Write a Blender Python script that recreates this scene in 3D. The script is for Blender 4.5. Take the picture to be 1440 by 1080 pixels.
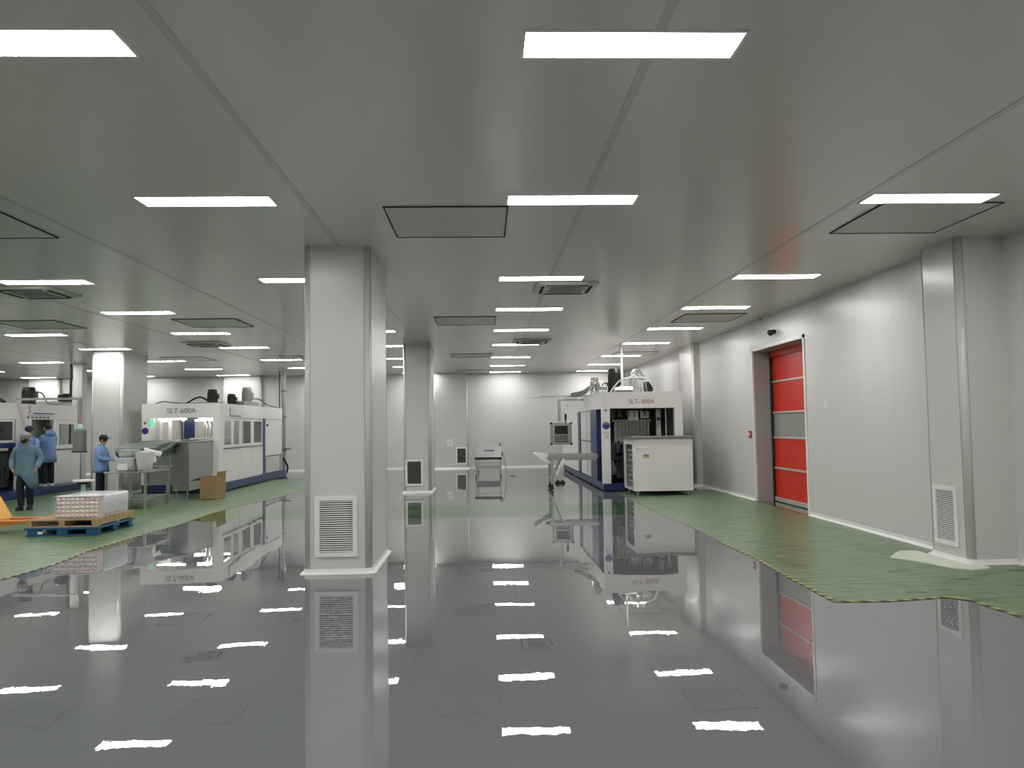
import bpy, bmesh, math, random
from mathutils import Vector, Matrix
random.seed(7)
S = bpy.context.scene
for o in list(bpy.data.objects): bpy.data.objects.remove(o)
COL = S.collection
PI = math.pi
# ------------------------------------------------------------------ camera, world, exposure
FPX, YAW, PIT, ROL = 1090.0, 0.037038, 0.054016, -0.014899
CAMZ, H = 1.75, 4.0
cam = bpy.data.cameras.new('camera'); cam.sensor_width = 36.0; cam.sensor_fit = 'HORIZONTAL'
cam.lens = FPX / 1440 * 36.0; cam.clip_end = 200
co = bpy.data.objects.new('camera', cam); COL.objects.link(co)
co.matrix_world = (Matrix.Translation((0, 0, CAMZ)) @ Matrix.Rotation(-YAW, 4, 'Z') @ Matrix.Rotation(PI/2 + PIT, 4, 'X')
                   @ Matrix.Rotation(ROL, 4, 'Z'))
S.camera = co
w = bpy.data.worlds.new('world'); S.world = w; w.use_nodes = True
w.node_tree.nodes['Background'].inputs[0].default_value = (0.6, 0.65, 0.62, 1)
w.node_tree.nodes['Background'].inputs[1].default_value = 0.02
S.view_settings.view_transform = 'Standard'; S.view_settings.look = 'None'
S.view_settings.gamma = 1; S.view_settings.use_curve_mapping = False
S.view_settings.exposure = 0.0
S.cycles.use_denoising = True
S.cycles.max_bounces = 10; S.cycles.diffuse_bounces = 6; S.cycles.glossy_bounces = 5
S.cycles.sample_clamp_indirect = 6
LIGHT = 33.0

# ------------------------------------------------------------------ helpers
def mat(name, col, rough=0.5, metal=0.0, spec=0.5, emit=None, es=0, alpha=1, trans=0, coat=0, noise=None, bump=None):
    m = bpy.data.materials.new(name); m.use_nodes = True
    nt = m.node_tree; b = nt.nodes['Principled BSDF']
    b.inputs['Base Color'].default_value = (*col, 1); b.inputs['Roughness'].default_value = rough
    b.inputs['Metallic'].default_value = metal; b.inputs['Specular IOR Level'].default_value = spec
    b.inputs['Alpha'].default_value = alpha; b.inputs['Transmission Weight'].default_value = trans
    b.inputs['Coat Weight'].default_value = coat
    if emit: b.inputs['Emission Color'].default_value = (*emit, 1); b.inputs['Emission Strength'].default_value = es
    if noise:                                   # (scale, amount): slow procedural variation of the colour
        tc = nt.nodes.new('ShaderNodeTexCoord'); n = nt.nodes.new('ShaderNodeTexNoise')
        n.inputs['Scale'].default_value = noise[0]; n.inputs['Detail'].default_value = 4
        nt.links.new(tc.outputs['Object'], n.inputs['Vector'])
        mx = nt.nodes.new('ShaderNodeMix'); mx.data_type = 'RGBA'
        mx.inputs['A'].default_value = (*[c*(1-noise[1]) for c in col], 1)
        mx.inputs['B'].default_value = (*[min(1, c*(1+noise[1])) for c in col], 1)
        nt.links.new(n.outputs['Fac'], mx.inputs['Factor']); nt.links.new(mx.outputs['Result'], b.inputs['Base Color'])
    if bump:                                    # (scale, strength, distance)
        tc = nt.nodes.new('ShaderNodeTexCoord'); n = nt.nodes.new('ShaderNodeTexNoise')
        n.inputs['Scale'].default_value = bump[0]; n.inputs['Detail'].default_value = 3
        nt.links.new(tc.outputs['Object'], n.inputs['Vector'])
        bp = nt.nodes.new('ShaderNodeBump'); bp.inputs['Strength'].default_value = bump[1]; bp.inputs['Distance'].default_value = bump[2]
        nt.links.new(n.outputs['Fac'], bp.inputs['Height']); nt.links.new(bp.outputs['Normal'], b.inputs['Normal'])
    return m

class B:
    """collects shapes in world coordinates (or local ones); build() links them as ONE mesh object"""
    def __init__(s): s.bm = bmesh.new()
    def box(s, x0, x1, y0, y1, z0, z1, bev=0, rz=0):
        r = bmesh.ops.create_cube(s.bm, size=1)['verts']
        c = Vector(((x0+x1)/2, (y0+y1)/2, (z0+z1)/2))
        for v in r: v.co = Vector((v.co.x*(x1-x0), v.co.y*(y1-y0), v.co.z*(z1-z0)))
        if rz: bmesh.ops.rotate(s.bm, verts=r, cent=(0, 0, 0), matrix=Matrix.Rotation(rz, 3, 'Z'))
        bmesh.ops.translate(s.bm, verts=r, vec=c)
        if bev:
            es = list({e for v in r for e in v.link_edges})
            bmesh.ops.bevel(s.bm, geom=es, offset=bev, segments=2, affect='EDGES', profile=0.5)
        return s
    def cyl(s, p, q, r, r2=None, n=16, cap=True):
        p, q = Vector(p), Vector(q); d = q-p
        vs = bmesh.ops.create_cone(s.bm, cap_ends=cap, segments=n, radius1=r, radius2=r if r2 is None else r2, depth=d.length)['verts']
        M = Matrix.Translation((p+q)/2) @ d.to_track_quat('Z', 'Y').to_matrix().to_4x4()
        bmesh.ops.transform(s.bm, matrix=M, verts=vs); return s
    def ball(s, c, r, sc=(1, 1, 1), n=14):
        vs = bmesh.ops.create_uvsphere(s.bm, u_segments=n, v_segments=max(6, n//2+2), radius=r)['verts']
        bmesh.ops.transform(s.bm, matrix=Matrix.Translation(c) @ Matrix.Diagonal((*sc, 1)), verts=vs); return s
    def tube(s, pts, r, n=8, sub=6):
        pts = [Vector(p) for p in pts]
        if sub and len(pts) > 2:                # Catmull-Rom
            P = [pts[0]] + pts + [pts[-1]]; out = []
            for i in range(1, len(P)-2):
                for k in range(sub):
                    t = k/sub; a, b, c, d = P[i-1], P[i], P[i+1], P[i+2]
                    out.append(0.5*((2*b)+(c-a)*t+(2*a-5*b+4*c-d)*t*t+(3*b-a-3*c+d)*t**3))
            pts = out + [pts[-1]]
        rings = []; up = None
        for i, p in enumerate(pts):
            d = (pts[min(i+1, len(pts)-1)] - pts[max(i-1, 0)]).normalized()
            if up is None: up = d.orthogonal().normalized()
            up = (up - d*up.dot(d)).normalized(); v = d.cross(up)
            rings.append([s.bm.verts.new(p + (up*math.cos(2*PI*k/n) + v*math.sin(2*PI*k/n))*r) for k in range(n)])
        for a, b in zip(rings, rings[1:]):
            for k in range(n): s.bm.faces.new((a[k], a[(k+1) % n], b[(k+1) % n], b[k]))
        s.bm.faces.new(rings[0][::-1]); s.bm.faces.new(rings[-1]); return s
    def loft(s, rings, cap=True):
        R = [[s.bm.verts.new(p) for p in r] for r in rings]; n = len(R[0])
        for a, b in zip(R, R[1:]):
            for k in range(n): s.bm.faces.new((a[k], a[(k+1) % n], b[(k+1) % n], b[k]))
        if cap: s.bm.faces.new(R[0][::-1]); s.bm.faces.new(R[-1])
        return s
    def prism(s, poly, z0, z1):
        return s.loft([[(x, y, z0) for x, y in poly], [(x, y, z1) for x, y in poly]])
    def build(s, name, m, parent=None, smooth=False, local=False):
        bmesh.ops.recalc_face_normals(s.bm, faces=s.bm.faces)
        if parent and not local:
            M = ROOTM.get(parent.name, Matrix()); s.bm.transform(M.inverted())
        me = bpy.data.meshes.new(name); s.bm.to_mesh(me); s.bm.free()
        me.materials.append(m)
        if smooth:
            for p in me.polygons: p.use_smooth = True
        return link(name, me, parent)
ROOTM = {}
def link(name, me, parent=None):
    o = bpy.data.objects.new(name, me); COL.objects.link(o)
    if parent:
        o.parent = parent; ROOTM[o.name] = ROOTM.get(parent.name, Matrix())
    return o
def thing(name, label, cat, loc=(0, 0, 0), rz=0, group=None):
    o = bpy.data.objects.new(name, None); COL.objects.link(o); o.empty_display_size = 0.1
    o.location = loc; o.rotation_euler = (0, 0, rz); o['label'] = label; o['category'] = cat
    if group: o['group'] = group
    ROOTM[o.name] = Matrix.Translation(loc) @ Matrix.Rotation(rz, 4, 'Z')
    return o
def tag(o, label, cat, group=None):
    o['label'] = label; o['category'] = cat
    if group: o['group'] = group
    return o
def struct(o): o['kind'] = 'structure'; return o
def dup(root, loc, label):
    r = root.copy(); COL.objects.link(r); r.location = loc; r['label'] = label
    ROOTM[r.name] = Matrix.Translation(loc)
    for ch in root.children:
        c = ch.copy(); COL.objects.link(c); c.parent = r
        for g in ch.children:
            d = g.copy(); COL.objects.link(d); d.parent = c
    return r
def text(name, s, size, m, parent, M, depth=0.004):
    cu = bpy.data.curves.new(name, 'FONT'); cu.body = s; cu.size = size; cu.extrude = depth; cu.align_x = 'CENTER'; cu.align_y = 'CENTER'
    t = bpy.data.objects.new(name+'_tmp', cu); COL.objects.link(t)
    dg = bpy.context.evaluated_depsgraph_get(); me = bpy.data.meshes.new_from_object(t.evaluated_get(dg))
    bpy.data.objects.remove(t); me.transform(ROOTM.get(parent.name, Matrix()).inverted() @ M)
    me.name = name; me.materials.clear(); me.materials.append(m)
    return link(name, me, parent)
FRONT = Matrix.Rotation(PI/2, 4, 'X')                       # text facing -Y
RIGHTF = Matrix.Rotation(PI/2, 4, 'Z') @ FRONT              # text facing +X
LEFTF = Matrix.Rotation(-PI/2, 4, 'Z') @ FRONT              # text facing -X
T = Matrix.Translation

# ------------------------------------------------------------------ materials
M = {}
def wallmat(name, col, axis):
    m = mat(name, col, rough=0.30, spec=0.6); nt = m.node_tree; b = nt.nodes['Principled BSDF']
    g = nt.nodes.new('ShaderNodeNewGeometry'); sp = nt.nodes.new('ShaderNodeSeparateXYZ'); nt.links.new(g.outputs['Position'], sp.inputs[0])
    def mth(op, a, bb):
        n = nt.nodes.new('ShaderNodeMath'); n.operation = op
        for i, v in enumerate((a, bb)):
            if isinstance(v, (int, float)): n.inputs[i].default_value = v
            else: nt.links.new(v, n.inputs[i])
        return n.outputs[0]
    a = mth('ADD', sp.outputs[axis], 100.35); a = mth('MODULO', a, 1.15); seam = mth('LESS_THAN', a, 0.008)
    mx = nt.nodes.new('ShaderNodeMix'); mx.data_type = 'RGBA'
    mx.inputs['A'].default_value = (*col, 1); mx.inputs['B'].default_value = (*[c*0.78 for c in col], 1)
    nt.links.new(seam, mx.inputs['Factor']); nt.links.new(mx.outputs['Result'], b.inputs['Base Color'])
    n = nt.nodes.new('ShaderNodeTexNoise'); n.inputs['Scale'].default_value = 0.9; n.inputs['Detail'].default_value = 2
    nt.links.new(g.outputs['Position'], n.inputs['Vector'])
    bp = nt.nodes.new('ShaderNodeBump'); bp.inputs['Strength'].default_value = 0.35; bp.inputs['Distance'].default_value = 0.01
    nt.links.new(n.outputs['Fac'], bp.inputs['Height']); nt.links.new(bp.outputs['Normal'], b.inputs['Normal'])
    return m
WC = (0.60, 0.592, 0.57)
M['wall_y'] = wallmat('wall panels along the hall', WC, 1)
M['wall_x'] = wallmat('wall panels across the hall', WC, 0)
M['column'] = mat('column cladding', (0.58, 0.572, 0.545), 0.26, spec=0.45, bump=(1.2, 0.3, 0.01))
M['trim'] = mat('white aluminium trim', (0.74, 0.735, 0.71), 0.35)
M['groove'] = mat('grey joint', (0.36, 0.36, 0.34), 0.5)
M['ceil'] = mat('ceiling panels', (0.60, 0.595, 0.555), 0.22, spec=0.6, bump=(0.8, 0.2, 0.01), noise=(0.4, 0.03))
M['seam'] = mat('ceiling seam strip', (0.49, 0.487, 0.455), 0.26, spec=0.6)
M['hatch'] = mat('ceiling hatch panel', (0.50, 0.50, 0.465), 0.4)
M['gap'] = mat('dark joint', (0.015, 0.015, 0.015), 0.7)
M['diff'] = mat('LED diffuser', (0.9, 0.9, 0.9), 0.5, emit=(1.0, 0.995, 0.98), es=LIGHT)
M['lampframe'] = mat('lamp frame', (0.75, 0.76, 0.74), 0.4)
M['steel'] = mat('brushed steel', (0.42, 0.42, 0.41), 0.28, metal=0.9, bump=(30, 0.1, 0.002))
M['steeldark'] = mat('dull steel', (0.22, 0.22, 0.21), 0.35, metal=0.8)
M['chrome'] = mat('bright steel', (0.75, 0.75, 0.73), 0.15, metal=1)
M['white'] = mat('white machine paint', (0.74, 0.72, 0.69), 0.35, noise=(3, 0.02))
M['cream'] = mat('cream machine paint', (0.50, 0.50, 0.47), 0.35, noise=(3, 0.02))
M['blue'] = mat('blue machine paint', (0.010, 0.026, 0.11), 0.35, noise=(8, 0.25))
M['blackm'] = mat('black motor paint', (0.010, 0.010, 0.011), 0.4)
M['greym'] = mat('grey motor paint', (0.22, 0.23, 0.23), 0.4)
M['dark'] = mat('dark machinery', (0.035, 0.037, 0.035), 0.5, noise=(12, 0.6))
M['olive'] = mat('dark olive machinery', (0.06, 0.065, 0.045), 0.45, noise=(10, 0.6))
M['midgrey'] = mat('grey machinery', (0.32, 0.32, 0.30), 0.45, noise=(8, 0.3))
M['black'] = mat('black rubber', (0.012, 0.012, 0.012), 0.6)
M['glass'] = mat('window pane', (0.10, 0.10, 0.10), 0.05, alpha=0.30)
M['screen'] = mat('dark screen', (0.01, 0.01, 0.012), 0.15)
M['keys'] = mat('keypad', (0.09, 0.09, 0.09), 0.5)
M['ink'] = mat('dark grey lettering', (0.16, 0.16, 0.17), 0.5)
M['redink'] = mat('red lettering', (0.38, 0.16, 0.14), 0.5)
M['blueink'] = mat('blue lettering', (0.02, 0.03, 0.25), 0.5)
M['emblem'] = mat('blue emblem', (0.02, 0.02, 0.20), 0.4)
M['redpvc'] = mat('red door fabric', (0.62, 0.018, 0.006), 0.35, noise=(2, 0.08), bump=(2.5, 0.3, 0.02))
M['winpvc'] = mat('clear door window', (0.42, 0.41, 0.37), 0.15, alpha=0.75)
M['alu'] = mat('aluminium bar', (0.62, 0.60, 0.55), 0.35, metal=0.5)
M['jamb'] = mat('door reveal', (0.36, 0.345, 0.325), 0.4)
M['green'] = None
M['wood'] = mat('pallet wood', (0.40, 0.28, 0.14), 0.7, noise=(9, 0.35))
M['bluepl'] = mat('blue pallet plastic', (0.015, 0.09, 0.19), 0.45, noise=(5, 0.2))
M['yellow'] = mat('yellow paint', (0.78, 0.38, 0.03), 0.4)
M['orange'] = mat('orange paint', (0.60, 0.17, 0.03), 0.4)
M['carton'] = mat('brown cardboard', (0.30, 0.20, 0.085), 0.8, noise=(6, 0.15))
M['foil'] = mat('foil packs', (0.85, 0.72, 0.70), 0.25, metal=0.5, bump=(40, .8, .01))
M['film'] = mat('shrink wrap', (0.62, 0.62, 0.64), 0.2, spec=0.7, bump=(9, 0.8, 0.02), noise=(5, 0.12))
M['plastic'] = mat('translucent white plastic', (0.72, 0.72, 0.74), 0.3, trans=0.15)
M['belt'] = mat('green conveyor belt', (0.045, 0.075, 0.055), 0.5, noise=(6, 0.3))
M['white_pl'] = mat('white plastic', (0.78, 0.78, 0.76), 0.4)
M['skin'] = mat('skin', (0.45, 0.27, 0.19), 0.5)
M['hair'] = mat('black hair', (0.012, 0.009, 0.008), 0.5)
M['smock'] = mat('pale blue smock', (0.12, 0.195, 0.255), 0.8, noise=(6, 0.2), bump=(9, 0.9, 0.03))
M['gown'] = mat('bright blue gown', (0.20, 0.32, 0.60), 0.75, noise=(6, 0.25), bump=(9, 0.9, 0.03))
M['navy'] = mat('black trousers', (0.010, 0.012, 0.018), 0.8)
M['jeans'] = mat('dark blue trousers', (0.02, 0.045, 0.09), 0.8)
M['cap'] = mat('black cap', (0.010, 0.010, 0.012), 0.7)
M['hairnet'] = mat('grey cap', (0.22, 0.22, 0.20), 0.7, noise=(30, 0.4))
M['mask'] = mat('dark mask', (0.02, 0.018, 0.012), 0.8)
M['wmask'] = mat('white mask', (0.75, 0.75, 0.72), 0.8)
M['bcap'] = mat('navy cap', (0.02, 0.03, 0.08), 0.7)
M['greenlamp'] = mat('green lamp', (0.1, 0.6, 0.35), 0.3, emit=(0.12, 0.8, 0.4), es=0.8)
M['paleG'] = mat('pale green glass', (0.45, 0.65, 0.55), 0.3)
M['tube'] = mat('work light tube', (1, 1, 1), 0.4, emit=(1, 0.98, 0.95), es=15)
M['palefilm'] = mat('pale torn film', (0.62, 0.66, 0.55), 0.35, bump=(14, 0.8, 0.02))
M['tan'] = mat('brown tape', (0.16, 0.09, 0.05), 0.5)
M['lid'] = mat('grey worktop', (0.16, 0.155, 0.165), 0.35)
M['pinklab'] = mat('pink label', (0.6, 0.25, 0.28), 0.5)
M['ystick'] = mat('yellow green sticker', (0.50, 0.52, 0.25), 0.5)
M['callred'] = mat('red call point', (0.35, 0.03, 0.03), 0.4)

def green_film():
    m = mat('green floor film', (0.13, 0.2, 0.11), 0.32); nt = m.node_tree; b = nt.nodes['Principled BSDF']
    g = nt.nodes.new('ShaderNodeNewGeometry')
    def mapping(sc):
        mp = nt.nodes.new('ShaderNodeMapping'); mp.inputs['Scale'].default_value = sc; nt.links.new(g.outputs['Position'], mp.inputs[0]); return mp.outputs[0]
    def noise(v, s, d=3):
        n = nt.nodes.new('ShaderNodeTexNoise'); n.inputs['Scale'].default_value = s; n.inputs['Detail'].default_value = d; nt.links.new(v, n.inputs['Vector']); return n.outputs['Fac']
    def ramp(v, a, bb):
        r = nt.nodes.new('ShaderNodeMapRange'); r.inputs['From Min'].default_value = a; r.inputs['From Max'].default_value = bb; nt.links.new(v, r.inputs['Value']); return r.outputs[0]
    def mix(f, A, Bc):
        x = nt.nodes.new('ShaderNodeMix'); x.data_type = 'RGBA'; nt.links.new(f, x.inputs['Factor'])
        for k, v in (('A', A), ('B', Bc)):
            if isinstance(v, tuple): x.inputs[k].default_value = (*v, 1)
            else: nt.links.new(v, x.inputs[k])
        return x.outputs['Result']
    c = mix(noise(mapping((1, 1, 1)), 0.9), (0.105, 0.185, 0.085), (0.16, 0.245, 0.135))
    # rows of small print across the film
    pr = noise(mapping((2.2, 16, 1)), 1.0, 2); pr2 = ramp(pr, 0.55, 0.60)
    c2 = mix(pr2, c, (0.045, 0.07, 0.035))
    b_ = ramp(noise(mapping((1.4, 3.5, 1)), 2.2, 4), 0.70, 0.74)
    c3 = mix(b_, c2, (0.30, 0.38, 0.22))
    nt.links.new(c3, b.inputs['Base Color'])
    bp = nt.nodes.new('ShaderNodeBump'); bp.inputs['Strength'].default_value = 0.6; bp.inputs['Distance'].default_value = 0.012
    nt.links.new(noise(mapping((2, 7, 1)), 2.0, 4), bp.inputs['Height']); nt.links.new(bp.outputs['Normal'], b.inputs['Normal'])
    return m
M['green'] = green_film()
def hazard():
    m = mat('yellow and black tape', (0.5, 0.45, 0.1), 0.5); nt = m.node_tree; b = nt.nodes['Principled BSDF']
    g = nt.nodes.new('ShaderNodeNewGeometry'); sp = nt.nodes.new('ShaderNodeSeparateXYZ'); nt.links.new(g.outputs['Position'], sp.inputs[0])
    a = nt.nodes.new('ShaderNodeMath'); a.operation = 'ADD'; nt.links.new(sp.outputs[0], a.inputs[0]); nt.links.new(sp.outputs[1], a.inputs[1])
    k = nt.nodes.new('ShaderNodeMath'); k.operation = 'MULTIPLY'; k.inputs[1].default_value = 5.5; nt.links.new(a.outputs[0], k.inputs[0])
    f = nt.nodes.new('ShaderNodeMath'); f.operation = 'FRACT'; nt.links.new(k.outputs[0], f.inputs[0])
    l = nt.nodes.new('ShaderNodeMath'); l.operation = 'LESS_THAN'; l.inputs[1].default_value = 0.5; nt.links.new(f.outputs[0], l.inputs[0])
    x = nt.nodes.new('ShaderNodeMix'); x.data_type = 'RGBA'; x.inputs['A'].default_value = (0.42, 0.42, 0.10, 1); x.inputs['B'].default_value = (0.02, 0.02, 0.02, 1)
    nt.links.new(l.outputs[0], x.inputs['Factor']); nt.links.new(x.outputs['Result'], b.inputs['Base Color']); return m
M['hazard'] = hazard()
def floor_mat():
    m = mat('grey epoxy floor', (0.14, 0.145, 0.15), 0.0, spec=1.0); nt = m.node_tree; b = nt.nodes['Principled BSDF']
    g = nt.nodes.new('ShaderNodeNewGeometry'); sp = nt.nodes.new('ShaderNodeSeparateXYZ'); nt.links.new(g.outputs['Position'], sp.inputs[0])
    def mth(op, a, bb):
        n = nt.nodes.new('ShaderNodeMath'); n.operation = op
        for i, v in enumerate((a, bb)):
            if isinstance(v, (int, float)): n.inputs[i].default_value = v
            else: nt.links.new(v, n.inputs[i])
        return n.outputs[0]
    lane = mth('MULTIPLY', mth('GREATER_THAN', sp.outputs[1], 15.08), mth('LESS_THAN', sp.outputs[1], 17.4))
    n = nt.nodes.new('ShaderNodeTexNoise'); n.inputs['Scale'].default_value = 0.5; n.inputs['Detail'].default_value = 4; nt.links.new(g.outputs['Position'], n.inputs['Vector'])
    x = nt.nodes.new('ShaderNodeMix'); x.data_type = 'RGBA'; x.inputs['A'].default_value = (0.130, 0.136, 0.142, 1); x.inputs['B'].default_value = (0.152, 0.156, 0.160, 1); nt.links.new(n.outputs['Fac'], x.inputs['Factor'])
    y = nt.nodes.new('ShaderNodeMix'); y.data_type = 'RGBA'; nt.links.new(lane, y.inputs['Factor']); nt.links.new(x.outputs['Result'], y.inputs['A']); y.inputs['B'].default_value = (0.055, 0.115, 0.045, 1)
    # white noise on the base colour, added to dither the denoiser's edge across reflections
    wv = nt.nodes.new('ShaderNodeVectorMath'); wv.operation = 'SCALE'; wv.inputs['Scale'].default_value = 900; nt.links.new(g.outputs['Position'], wv.inputs[0])
    wn = nt.nodes.new('ShaderNodeTexWhiteNoise'); nt.links.new(wv.outputs[0], wn.inputs['Vector'])
    wr = nt.nodes.new('ShaderNodeMapRange'); wr.inputs['To Min'].default_value = 0.15; wr.inputs['To Max'].default_value = 1.85; nt.links.new(wn.outputs['Value'], wr.inputs['Value'])
    vm = nt.nodes.new('ShaderNodeVectorMath'); vm.operation = 'SCALE'; nt.links.new(y.outputs['Result'], vm.inputs[0]); nt.links.new(wr.outputs[0], vm.inputs['Scale'])
    nt.links.new(vm.outputs[0], b.inputs['Base Color'])
    # trowelled waves that bend the mirror images
    off = nt.nodes.new('ShaderNodeMapping'); off.inputs['Location'].default_value = (3.3, 1.7, 0.41); nt.links.new(g.outputs['Position'], off.inputs[0])
    prev = None
    for sc, dist, det in ((0.35, .006, 1), (1.4, .0014, 1.5), (18, .00007, 2)):
        n1 = nt.nodes.new('ShaderNodeTexNoise'); n1.inputs['Scale'].default_value = sc; n1.inputs['Detail'].default_value = det; nt.links.new(off.outputs[0], n1.inputs['Vector'])
        bp = nt.nodes.new('ShaderNodeBump'); bp.inputs['Strength'].default_value = 1.0; bp.inputs['Distance'].default_value = dist
        nt.links.new(n1.outputs['Fac'], bp.inputs['Height'])
        if prev: nt.links.new(prev, bp.inputs['Normal'])
        prev = bp.outputs['Normal']
    nt.links.new(prev, b.inputs['Normal'])
    return m
M['floor'] = floor_mat()

# ------------------------------------------------------------------ the room
XL, YB, YF = -24.0, 33.0, -7.0
WX, WXN = 6.06, 6.42                      # right wall beyond / before the near column
struct(B().box(XL-.2, 7.3, YF-.2, YB+.2, -.2, 0).build('floor', M['floor']))
struct(B().box(XL-.2, 7.3, YF-.2, YB+.2, H, H+.2).build('ceiling', M['ceil']))
struct(B().box(XL-.2, 7.3, YB, YB+.2, 0, H).build('wall_back', M['wall_x']))
struct(B().box(XL-.2, XL, YF, YB, 0, H).build('wall_left', M['wall_y']))
struct(B().box(XL-.2, 7.3, YF-.2, YF, 0, H).build('wall_front', M['wall_x']))
D0, D1, DH = 14.4, 17.15, 3.33
bw = B(); bw.box(WX, WX+.2, 10.0, D0, 0, H); bw.box(WX, WX+.2, D1, YB, 0, H); bw.box(WX, WX+.2, D0, D1, DH, H)
bw.box(WXN, WXN+.2, YF, 9.3, 0, H); bw.box(WX+.2, WX+.65, D0-.2, D0, 0, H); bw.box(WX+.2, WX+.65, D1, D1+.2, 0, H); bw.box(WX+.2, WX+.65, D0, D1, DH+.1, H)
bw.box(WX+.65, WX+.8, D0-.2, D1+.2, 0, H)
struct(bw.build('wall_right', M['wall_y']))
# white frame round the door opening and its grey reveal
t = B(); t.box(WX-.02, WX+.02, D0-.07, D0, 0, DH+.07); t.box(WX-.02, WX+.02, D1, D1+.07, 0, DH+.07); t.box(WX-.02, WX+.02, D0-.07, D1+.07, DH, DH+.07)
struct(t.build('trim_1', M['trim']))
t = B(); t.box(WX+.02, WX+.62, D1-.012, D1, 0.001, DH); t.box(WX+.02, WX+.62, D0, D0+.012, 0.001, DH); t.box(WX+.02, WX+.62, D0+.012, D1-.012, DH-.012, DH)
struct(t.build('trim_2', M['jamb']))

def rrect(x0, x1, y0, y1, r, n=6):
    out = []
    for cx, cy, a0 in ((x1-r, y1-r, 0), (x0+r, y1-r, PI/2), (x0+r, y0+r, PI), (x1-r, y0+r, 1.5*PI)):
        for k in range(n+1):
            a = a0 + PI/2*k/n; out.append((cx+r*math.cos(a), cy+r*math.sin(a)))
    return out
def column(x0, x1, y0, y1):
    c = struct(B().prism(rrect(x0, x1, y0, y1, .07), 0, H).build('column', M['column'], smooth=False))
    for p in c.data.polygons: p.use_smooth = abs(p.normal.z) < .5 and p.area < .2
    s = B().loft([[(x, y, z) for x, y in rrect(x0-e, x1+e, y0-e, y1+e, .08)] for z, e in ((0.001, .055), (.012, .045), (.03, .015), (.06, .006), (.06, -.01))])
    s = struct(s.build('baseboard_column', M['trim'], c, smooth=False)); del s['kind']
    j = B()
    for x, y, a in ((x0, y0, 1), (x1, y0, 1), (x0, y1, 1), (x1, y1, 1)):
        sx = 1 if x == x0 else -1; sy = 1 if y == y0 else -1
        j.box(min(x+sx*.07, x+sx*.078), max(x+sx*.07, x+sx*.078), y-.004 if sy > 0 else y-.002, y+.002 if sy > 0 else y+.004, .09, H)
        j.box(x-.004 if sx > 0 else x-.002, x+.002 if sx > 0 else x+.004, min(y+sy*.07, y+sy*.078), max(y+sy*.07, y+sy*.078), .09, H)
    j.build('joint', M['groove'], c)
    return c
column(-2.19, -1.38, 9.53, 11.15)
column(-2.15, -1.42, 20.85, 22.3)
column(-10.86, -10.0, 21.85, 23.5)
column(5.83, 6.62, 9.22, 10.05)           # half set into the right wall
column(5.83, 6.62, 21.4, 22.9)
column(-2.12, -.66, 32.45, 33.3)          # pilasters of the back wall
column(-10.9, -9.3, 32.8, 33.3)
column(-18.9, -17.6, 32.8, 33.3)

def skirt(name, x0, y0, x1, y1, nx, ny):
    # a coved skirting between two floor points; (nx, ny) points into the room
    prof = ((0, 0.001), (.045, 0.001), (.035, .015), (.012, .035), (.009, .075), (0, .075))
    b = B(); rings = [[(x+nx*d, y+ny*d, z) for d, z in prof] for x, y in ((x0, y0), (x1, y1))]
    return struct(b.loft(rings).build(name, M['trim']))
skirt('baseboard_right', WX, 10.1, WX, D0-.08, -1, 0); skirt('baseboard_right', WX, D1+.08, WX, 21.3, -1, 0); skirt('baseboard_right', WX, 23.0, WX, YB-.06, -1, 0)
skirt('baseboard_right', WXN, -6.9, WXN, 9.15, -1, 0)
skirt('baseboard_back', -.58, YB, WX-.06, YB, 0, -1); skirt('baseboard_back', -9.3, YB, -2.2, YB, 0, -1); skirt('baseboard_back', -17.5, YB, -10.8, YB, 0, -1)
skirt('baseboard_left', XL, 0, XL, YB-.06, 1, 0)

# ceiling seam strips
for k in range(-8, 3):
    x = 1.04 + 2.8*k
    if XL+.2 < x < 6:
        struct(B().box(x-.03, x+.03, YF+.1, YB-.05, H-.004, H-.0005).build('trim_%d' % (k+12), M['seam']))

# ------------------------------------------------------------------ ceiling lights
ROWS = [-5.0, -1.8, 1.4, 4.6, 7.75, 11.87, 15.0, 18.25, 21.5, 25.4, 28.9, 32.3]
COLS = [('in the middle row down the aisle', .27), ('in the row along the red door wall', 3.91),
        ('in the first row left of the middle row', -3.32), ('in the second row left of the middle row', -7.15),
        ('in the third row left of the middle row', -10.88), ('in the fourth row left of the middle row', -14.75), ('in the outermost row at far left', -18.72)]
ORD = ['nearest', 'second nearest', 'third nearest', 'fourth nearest', 'fifth nearest', 'sixth nearest', 'seventh nearest', 'eighth nearest', 'ninth nearest']
LW, LD = 1.27, .30
lp = thing('ceiling_light', 'x', 'ceiling light', (0, 0, H), 0, 'flush ceiling light panels')
f = B()
f.box(-.02, 0, -.02, LD+.02, -.010, -.001); f.box(LW, LW+.02, -.02, LD+.02, -.010, -.001); f.box(0, LW, -.02, 0, -.010, -.001); f.box(0, LW, LD, LD+.02, -.010, -.001)
f.build('frame', M['lampframe'], lp, local=True)
B().box(0, LW, 0, LD, -.008, -.001).build('diffuser', M['diff'], lp, local=True)
first = True
def inview(x, y):
    if y < 1: return False
    u = 681 + x*1090/y
    return -30 < u < 1440 and 2.25*1090/y < 600
for cn, cx in COLS:
    k = 0
    for y in ROWS:
        if y < 0 and cx < -12: continue
        if inview(cx, y) or inview(cx+LW, y):
            lab = 'white flush ceiling light, %s %s' % (ORD[k], cn); k += 1
        else: lab = 'ceiling light outside the view, %.0f m from the back wall, %.0f m off the middle' % (YB-y, abs(cx))
        p = (cx, y-LD, H)
        if first: lp.location = p; lp['label'] = lab; first = False
        else: dup(lp, p, lab)

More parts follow.
